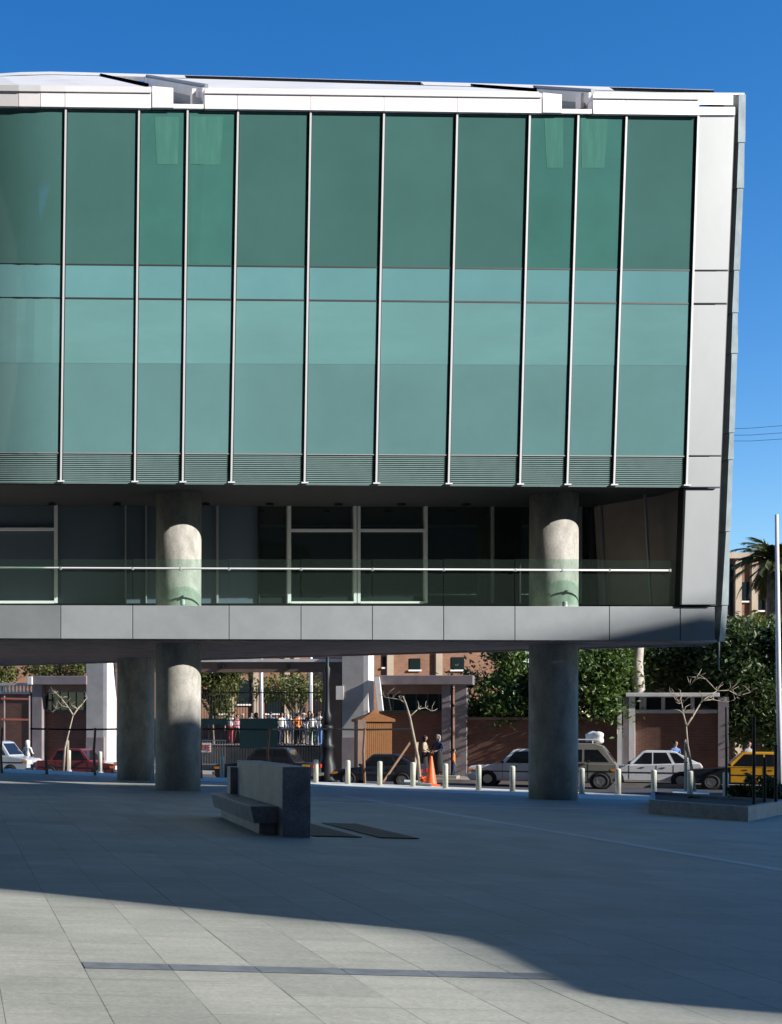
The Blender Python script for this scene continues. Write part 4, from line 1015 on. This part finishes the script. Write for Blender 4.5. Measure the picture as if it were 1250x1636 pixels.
# ================================================================== VEHICLES
def car(name, label, px, Y, face, L, H, kind, body, cat='car', stripe=None, cabin=None, z=ROAD, wd=1.6):
    X = (px - PPX) * Y / F_PX
    ang = math.atan2(ED.y * face, ED.x * face)
    t = thing(name, label, cat, (X, Y, z), ang)
    hl = L / 2; gc = .22
    if kind in ('sedan', 'hatch'):
        belt = .60 * H
        if kind == 'sedan':
            low = [(-hl, .33), (-hl+.03, belt-.06), (-hl+.12, belt), (-.32*L, belt+.01), (.20*L, belt), (hl-.12, belt-.10), (hl, belt-.16), (hl, .33), (hl-.1, gc), (-hl+.1, gc)]
            cabb = [(-.33*L, belt-.01), (-.235*L, H-.03), (-.2*L, H), (.04*L, H), (.075*L, H-.04), (.20*L, belt-.01)]
            wins = [[(-.275*L, belt+.04), (-.222*L, H-.10), (-.105*L, H-.08), (-.105*L, belt+.04)], [(-.09*L, belt+.04), (-.09*L, H-.08), (.055*L, H-.09), (.145*L, belt+.04)]]
        else:
            low = [(-hl, .33), (-hl+.03, belt-.02), (-hl+.1, belt+.10), (-.38*L, belt+.10), (.18*L, belt), (hl-.15, belt-.12), (hl, belt-.2), (hl, .33), (hl-.1, gc), (-hl+.1, gc)]
            cabb = [(-hl+.12, belt+.08), (-.25*L, H-.04), (-.21*L, H), (.02*L, H), (.05*L, H-.04), (.19*L, belt-.01)]
            wins = [[(-.37*L, belt+.10), (-.262*L, H-.10), (-.20*L, H-.08), (-.255*L, belt+.05)], [(-.225*L, belt+.04), (-.17*L, H-.08), (-.055*L, H-.08), (-.055*L, belt+.04)], [(-.04*L, belt+.04), (-.04*L, H-.08), (.03*L, H-.09), (.13*L, belt+.04)]]
        ww = .9
    elif kind == 'van':
        belt = .56*H
        low = [(-hl, .35), (-hl, belt), (hl-.02, belt), (hl, belt-.15), (hl, .35), (hl-.1, gc), (-hl+.1, gc)]
        cabb = [(-hl, belt-.01), (-hl+.06, H-.12), (-hl+.25, H), (hl-.75, H), (hl-.5, H-.1), (hl-.06, belt-.01)]
        wins = [[(-hl+.2, belt+.06), (-hl+.22, H-.26), (-.22*L, H-.24), (-.22*L, belt+.06)], [(-.19*L, belt+.06), (-.19*L, H-.24), (.10*L, H-.24), (.10*L, belt+.06)], [(.13*L, belt+.06), (.13*L, H-.24), (hl-.66, H-.24), (hl-.28, belt+.06)]]
        ww = .94
    else:
        belt = .60*H
        low = [(-hl, .4), (-hl, belt), (.05*L, belt), (.28*L, belt), (hl-.1, belt-.12), (hl, belt-.2), (hl, .4), (hl-.1, gc), (-hl+.1, gc)]
        cabb = [(.02*L, belt-.01), (.03*L, H-.03), (.06*L, H), (.15*L, H), (.19*L, H-.05), (.30*L, belt-.01)]
        wins = [[(.045*L, belt+.04), (.05*L, H-.1), (.165*L, H-.1), (.255*L, belt+.04)]]
        ww = .92
    hw = wd / 2
    def loc(mm, nm, m, par, bevel=0, smooth=False):
        o = mm.build(nm, m, None, bevel, smooth); o.parent = par; return o
    mm = MB(); mm.prism([V((x, -hw, zz)) for x, zz in low], (0, wd, 0)); bd_ = loc(mm, 'body', body, t, .045)
    top = []
    mm = MB(); n = len(cabb)
    tw = lambda zz: hw - .03 - (zz - belt) / (H - belt) * .13
    vs = [V((x, -tw(zz), zz)) for x, zz in cabb] + [V((x, tw(zz), zz)) for x, zz in cabb]
    mm.add(vs, [tuple(range(n))[::-1], tuple(range(n, 2*n))] + [(i, (i+1) % n, n+(i+1) % n, n+i) for i in range(n)]); loc(mm, 'cabin', cabin or body, t, .03)
    for wn in wins:
        for s_ in (-1, 1):
            mm = MB(); q = [V((x, s_*(tw(zz)+.006), zz)) for x, zz in wn]; mm.add(q + [p - V((0, s_*.01, 0)) for p in q], [(0,1,2,3), (7,6,5,4), (0,1,5,4), (1,2,6,5), (2,3,7,6), (3,0,4,7)]); loc(mm, 'side_window', M['carglass'], t)
    # windscreen and rear screen
    for (i0, i1, nm) in ((n-2, n-1, 'windscreen'), (1, 0, 'rear_window')):
        (xa, za), (xb, zb) = cabb[i0], cabb[i1]
        a = V((xa + (xb-xa)*.1, 0, za + (zb-za)*.1)); b = V((xa + (xb-xa)*.9, 0, za + (zb-za)*.9)); nn = V((zb-za, 0, -(xb-xa)))
        nn = nn.normalized() * (.012 if (nn.x > 0) == (nm == 'windscreen') else -.012)
        mm = MB(); q = [V((a.x, -tw(a.z)+.1, a.z)), V((a.x, tw(a.z)-.1, a.z)), V((b.x, tw(b.z)-.08, b.z)), V((b.x, -tw(b.z)+.08, b.z))]
        mm.hexa([p + nn for p in q], [p - nn*.3 for p in q]); loc(mm, nm, M['carglass'], t)
    rw = .29 if kind != 'van' else .31
    for fx in (-.30*L, .31*L):
        for s_ in (-1, 1):
            mm = MB(); ring = [V((fx + (rw+.06)*math.cos(a*math.pi/12), s_*(hw+.004), rw + (rw+.06)*math.sin(a*math.pi/12))) for a in range(24)]; mm.prism(ring, (0, -s_*.02, 0)); loc(mm, 'wheel_arch', M['black'], t)
            y_ = s_*(hw - .07)
            mm = MB(); pr = [(rw*.62, -.10), (rw*.95, -.10), (rw, -.06), (rw, .06), (rw*.95, .10), (rw*.62, .10)]
            vs = []; fs = []
            for (r_, yy) in pr:
                for k in range(24): a = 2*math.pi*k/24; vs.append((fx + r_*math.cos(a), y_ + yy, rw + r_*math.sin(a)))
            for i in range(6):
                for k in range(24): fs.append((i*24+k, i*24+(k+1)%24, ((i+1)%6)*24+(k+1)%24, ((i+1)%6)*24+k))
            mm.add(vs, fs); wh = loc(mm, 'wheel', M['tyre'], t, smooth=True)
            mm = MB(); ring = [V((fx + rw*.60*math.cos(a*math.pi/10), y_ + s_*.085, rw + rw*.60*math.sin(a*math.pi/10))) for a in range(20)]; mm.prism(ring, (0, -s_*.15, 0))
            for k in range(8): a = k*math.pi/4; mm.box((fx + rw*.38*math.cos(a), y_ + s_*.088, rw + rw*.38*math.sin(a)), (.05, .03, .05))
            rm = loc(mm, 'rim', M['rim'], wh)
    for s_, nm in ((-1, 'bumper'), (1, 'bumper')):
        mm = MB(); mm.box((s_*(hl+.03), 0, .42), (.12, wd+.04, .13)); loc(mm, nm, M['chrome'] if kind == 'sedan' else M['black'], t, .02)
    for s_ in (-1, 1):
        mm = MB(); mm.box((hl+.005, s_*(hw-.25), belt-.27), (.03, .3, .16)); loc(mm, 'headlight', M['lamp_w'], t, .01)
        mm = MB(); mm.box((-hl+.0, s_*(hw-.2), belt-.14), (.04, .28, .15)); loc(mm, 'tail_light', M['lamp_r'], t, .01)
        mm = MB(); mm.box((hl-.12, s_*(hw+.003), belt-.25), (.2, .012, .1)); loc(mm, 'indicator', M['lamp_a'], t)
        for fx in (-.14*L, .05*L):
            mm = MB(); mm.box((fx, s_*(hw+.01), belt-.10), (.15, .012, .03)); loc(mm, 'door_handle', M['black'], t)
        mm = MB(); mm.box((0, s_*(hw+.004), belt-.30), (L*.9, .012, .045)); loc(mm, 'side_strip', M['black'], t)
        for fx in (-.235*L, -.08*L, .17*L): mm = MB(); mm.box((fx, s_*(hw+.002), (belt+.3)/2), (.012, .008, belt-.3)); loc(mm, 'door_gap', M['black'], t)
        mm = MB(); mm.box((.17*L, s_*(hw+.08), belt+.08), (.10, .14, .1)); loc(mm, 'mirror', M['black'], t, .015)
        if stripe:
            mm = MB(); mm.prism([V((x, s_*(hw+.0), zz)) for x, zz in ((-.225*L, .30), (.16*L, .30), (.16*L, belt-.02), (-.225*L, belt-.02))], (0, s_*.005, 0)); o = loc(mm, 'door', stripe, t)
            mm = MB(); mm.prism([V((x, s_*(hw+.0), zz)) for x, zz in ((-hl+.08, .42), (-.40*L, .42), (-.40*L, belt-.06), (-hl+.08, belt-.06))], (0, s_*.005, 0)); o = loc(mm, 'rear_wing', stripe, t)
    return t
car('parked_car', 'white saloon car with its nose left, half hidden by the right column', 836, 51, -1, 4.0, 1.50, 'sedan', M['p_white'])
car('parked_car', 'white hatchback with a sloping tail beside the right sapling', 1036, 51, -1, 3.85, 1.46, 'hatch', M['p_white'])
car('taxi', 'black taxi with yellow doors parked at the right edge', 1200, 48, -1, 4.2, 1.46, 'sedan', M['p_black'], 'taxi', M['p_yel'], M['p_yel'])
car('taxi', 'black and yellow taxi behind the stone bench', 428, 52.5, -1, 4.1, 1.5, 'sedan', M['p_black'], 'taxi', M['p_yel'])
car('parked_car', 'dark red car at the left, beside the inner column', 130, 57, 1, 3.9, 1.38, 'sedan', M['p_red'])
car('parked_car', 'dark car parked in front of the ochre kiosk', 607, 50.5, -1, 3.4, 1.30, 'hatch', M['p_blue'])
car('pickup_truck', 'pale grey pickup at the left edge beside the man in white', -14, 59, 1, 4.6, 1.7, 'pickup', M['p_grey'], 'pickup')
van = car('van', 'olive beige van with a loaded roof rack right of the column', 919, 49.3, 1, 3.0, 1.76, 'van', M['p_beige'], 'van')
mm = MB()
for s_ in (-.55, .55): mm.tube([V((-1.2, s_, 1.9)), V((.75, s_, 1.9))], .025, 6)
for x in (-1.1, -.5, .1, .65):
    mm.tube([V((x, -.55, 1.9)), V((x, .55, 1.9))], .02, 6)
    for s_ in (-.55, .55): mm.tube([V((x, s_, 1.72)), V((x, s_, 1.9))], .02, 6)
o = mm.build('roof_rack', M['white_al']); o.parent = van
def bundle(label, px, py, Y, r, m, seed):
    c = P(px, py, Y); bm = bmesh.new(); bmesh.ops.create_icosphere(bm, subdivisions=3, radius=1); rnd = random.Random(seed)
    ph = [rnd.uniform(0, 6) for _ in range(6)]
    for v in bm.verts:
        k = 1 + .12*math.sin(4*v.co.x + ph[0]) + .12*math.sin(5*v.co.y + ph[1]) + .1*math.sin(6*v.co.z + ph[2]); v.co = V((v.co.x*r[0], v.co.y*r[1], max(v.co.z, -.7)*r[2])) * k
    me = bpy.data.meshes.new('cloth_bundle'); bm.to_mesh(me); bm.free(); me.materials.append(m); me.polygons.foreach_set('use_smooth', [True]*len(me.polygons))
    o = bpy.data.objects.new('cloth_bundle', me); o.location = c; COL.objects.link(o); return tag(o, label, 'bundle')
bundle('white bundle tied on the roof rack of the van', 950, 1179, 49.3, (.30, .4, .26), CLOTH['white'], 1)


# ================================================================== PEOPLE
def person_mesh(pose, skirt=False):
    bm = bmesh.new(); sk = bm.verts.layers.skin.verify()
    def vv(co, r, root=False):
        v = bm.verts.new(co); v[sk].radius = (r, r*.85) if not hasattr(r, '__len__') else r
        v[sk].use_root = root; return v
    pel = vv((0, 0, .95), (.155, .115), True); wst = vv((0, 0, 1.10), (.135, .10)); ch = vv((0, 0, 1.32), (.165, .115)); nk0 = vv((0, 0, 1.46), (.075, .07)); nk = vv((0, -.01, 1.52), .05)
    hd0 = vv((0, -.02, 1.58), (.07, .085)); hd = vv((0, -.02, 1.66), (.082, .10)); ht = vv((0, -.01, 1.73), (.06, .075))
    for a, b in ((pel, wst), (wst, ch), (ch, nk0), (nk0, nk), (nk, hd0), (hd0, hd), (hd, ht)): bm.edges.new((a, b))
    nose = vv((0, -.125, 1.635), .014); bm.edges.new((hd, nose))
    for s in (-1, 1):
        st = pose.get('step', .06) * s
        hip = vv((.10*s, 0, .88), .10); kn = vv((.11*s, -st*.6 - .02, .48), .062); an = vv((.11*s, -st*1.1 + .03, .09), .042); hl = vv((.115*s, -st*1.1 - .04, .045), .045); to = vv((.125*s, -st*1.1 - .16, .03), .032)
        for a, b in ((pel, hip), (hip, kn), (kn, an), (an, hl), (hl, to)): bm.edges.new((a, b))
        sh = vv((.19*s, 0, 1.40), .066); e, wr = pose['arm'][0 if s < 0 else 1]
        el = vv((s*e[0], e[1], e[2]), .044); w2 = vv((s*wr[0], wr[1], wr[2]), .03)
        d = (V(w2.co) - V(el.co)).normalized(); pal = vv(V(w2.co) + d*.075, (.034, .022))
        for a, b in ((ch, sh), (sh, el), (el, w2), (w2, pal)): bm.edges.new((a, b))
        side = d.cross(V((1, 0, 0))); side = side.normalized() if side.length > .1 else V((0, 1, 0)); inn = -side.cross(d).normalized()
        for k, ln in enumerate((.075, .088, .08, .06)):
            b0 = V(pal.co) + d*.02 + side*(k-1.5)*.019; f1 = vv(b0 + d*ln*.5, .0085); f2 = vv(b0 + d*ln + inn*.02*s, .0075)
            bm.edges.new((pal, f1)); bm.edges.new((f1, f2))
        th = vv(V(w2.co) + d*.045 - side*.035, .0095); t2 = vv(V(w2.co) + d*.08 - side*.052, .008); bm.edges.new((w2, th)); bm.edges.new((th, t2))
    me = bpy.data.meshes.new('person'); bm.to_mesh(me); bm.free()
    o = bpy.data.objects.new('person', me); COL.objects.link(o)
    m = o.modifiers.new('s', 'SKIN'); m.use_smooth_shade = True
    m2 = o.modifiers.new('u', 'SUBSURF'); m2.levels = 1
    dg = bpy.context.evaluated_depsgraph_get(); dg.update()
    res = bpy.data.meshes.new_from_object(o.evaluated_get(dg))
    bpy.data.objects.remove(o)
    if skirt:
        bm = bmesh.new(); bm.from_mesh(res)
        n = 28; prof = [(.17, 1.02), (.2, .8), (.235, .5), (.27, .16), (.25, .14)]; vs = []
        for r, z in prof: vs.append([bm.verts.new((r*math.cos(2*math.pi*k/n)*(1 + .05*math.sin(7*k)*(1.1-z)), r*.8*math.sin(2*math.pi*k/n), z)) for k in range(n)])
        for i in range(len(prof)-1):
            for k in range(n): f = bm.faces.new((vs[i][k], vs[i][(k+1)%n], vs[i+1][(k+1)%n], vs[i+1][k])); f.smooth = True
        bm.to_mesh(res); bm.free()
    return res
PO = [{'arm': [((.27, .03, 1.13), (.27, -.08, .90)), ((.27, .04, 1.13), (.28, -.06, .90))], 'step': .06},
      {'arm': [((.25, -.05, 1.14), (.14, -.27, 1.12)), ((.27, .05, 1.13), (.28, -.04, .90))], 'step': .13},
      {'arm': [((.26, -.02, 1.14), (.10, -.25, 1.02)), ((.26, -.02, 1.14), (.08, -.24, 1.06))], 'step': .03}]
PM = [person_mesh(p, False) for p in PO] + [person_mesh(PO[2], True)]
def hair_mesh(scarf):
    bm = bmesh.new(); bmesh.ops.create_icosphere(bm, subdivisions=2, radius=1)
    for v in list(bm.verts):
        x, y, z = v.co
        if scarf: v.co = V((x*.118, y*.128, 1.655 + z*.125 - (.10 if z < -.2 else 0)))
        else: v.co = V((x*.099, y*.112 + .012, 1.68 + z*.088))
    dele = [f for f in bm.faces if (f.calc_center_median().y < -.065 and f.calc_center_median().z < 1.70)] + ([] if scarf else [f for f in bm.faces if f.calc_center_median().z < 1.62])
    bmesh.ops.delete(bm, geom=list(set(dele)), context='FACES')
    for f in bm.faces: f.smooth = True
    me = bpy.data.meshes.new('hair'); bm.to_mesh(me); bm.free(); return me
HM = [hair_mesh(False), hair_mesh(True)]
PG = 'people in the crowd behind the gate'
def person(loc, rz, h, top, leg, label, pose=0, scarf=None, group=None):
    me = PM[pose].copy()
    for m in (CLOTH[top], CLOTH[leg], M['skin'], M['hair']): me.materials.append(m)
    for p in me.polygons:
        c = p.center; z = c.z
        if z > 1.49: i = 2
        elif z < .065: i = 3
        elif z < .98 and (abs(c.x) < .235 or pose == 3): i = 1
        elif abs(c.x) > .235 and z < .93: i = 2
        else: i = 0
        if pose in (1, 2, 3) and c.y < -.24 and z > .9: i = 2
        p.material_index = i
    o = bpy.data.objects.new('person', me); COL.objects.link(o); o.location = loc; o.rotation_euler = (0, 0, rz); o.scale = (h/1.75,)*3
    tag(o, label, 'person', group)
    hm = HM[1 if scarf else 0].copy(); hm.materials.append(CLOTH[scarf] if scarf else M['hair'])
    hh = bpy.data.objects.new('headscarf' if scarf else 'hair', hm); COL.objects.link(hh); hh.parent = o
    return o
p = W(679, 1240, -3.2); person((p.x, p.y, -.35), .9, 1.74, 'beige', 'black', 'person in a beige top and black skirt left of the framed wall post', 3, 'black')
p = W(700, 1240, -3.2); person((p.x, p.y, -.35), -.9, 1.78, 'navy', 'black', 'person in a grey headscarf and navy coat by the framed wall post', 3, 'grey')
p = W(44, 1240, -8.5); person((p.x, p.y, ROAD), 2.4, 1.72, 'white', 'grey', 'person in a white top standing beside the pale grey pickup', 1, 'white')
p = W(1196, 1240, -2.5); person((p.x, p.y, PZ), .3, 1.7, 'grey', 'black', 'person in a grey top standing in tree shade behind the taxi', 0)
p = W(1079, 1240, -1.4); person((p.x, p.y, ROAD+.1), .2, 1.74, 'blue', 'navy', 'person in a blue top walking behind the white hatchback', 1)
p = W(725, 1240, -3.0); person((p.x, p.y, PZ), 1.2, 1.3, 'orange', 'navy', 'small person in an orange top right of the framed wall post', 0)
for (sx, z0) in ((0, 0),):
    mm = MB(); p = W(690, 1240, -3.2); mm.box((p.x, p.y, (PZ - .35)/2 - .01), (2.2, 1.0, -.35 - PZ - .01 + .02), ED); tag(mm.build('stone_step', M['side']), 'low stone step under the two people by the framed wall', 'step')
tops = ['white', 'blue', 'red', 'white', 'black', 'orange', 'white', 'pink', 'grey', 'white', 'navy', 'beige', 'white', 'green', 'blue', 'white', 'red', 'black', 'white', 'pink', 'beige', 'grey', 'orange', 'navy', 'blue', 'green']
legs = ['navy', 'beige', 'black', 'grey', 'beige', 'black', 'black', 'navy', 'navy', 'beige', 'grey', 'black', 'green', 'black', 'black', 'blue', 'navy', 'grey', 'red', 'black', 'navy', 'black', 'grey', 'beige', 'grey', 'navy']
rnd = random.Random(21)
for i, (tp, lg) in enumerate(zip(tops, legs)):
    px = (452 + i*4.1 + rnd.uniform(-3, 3)) if i < 18 else (370 + (i-18)*10 + rnd.uniform(-3, 3))
    off = 2.9 + (i*37 % 26) * .27
    p = W(px, 1180, off)
    sc_ = [None, None, 'white', None, 'black', None][i % 6] if i % 2 == 0 else None
    lbl = f'person in {tp} top and {lg} trousers' + (f', {sc_} headscarf,' if sc_ else '') + (' behind the railings' if i < 18 else ' behind the gate panel')
    person((p.x, p.y, .85), rnd.uniform(-.9, .9) + (math.pi if rnd.random() < .3 else 0), rnd.uniform(1.58, 1.8), tp, lg, lbl, i % 3, sc_, PG)
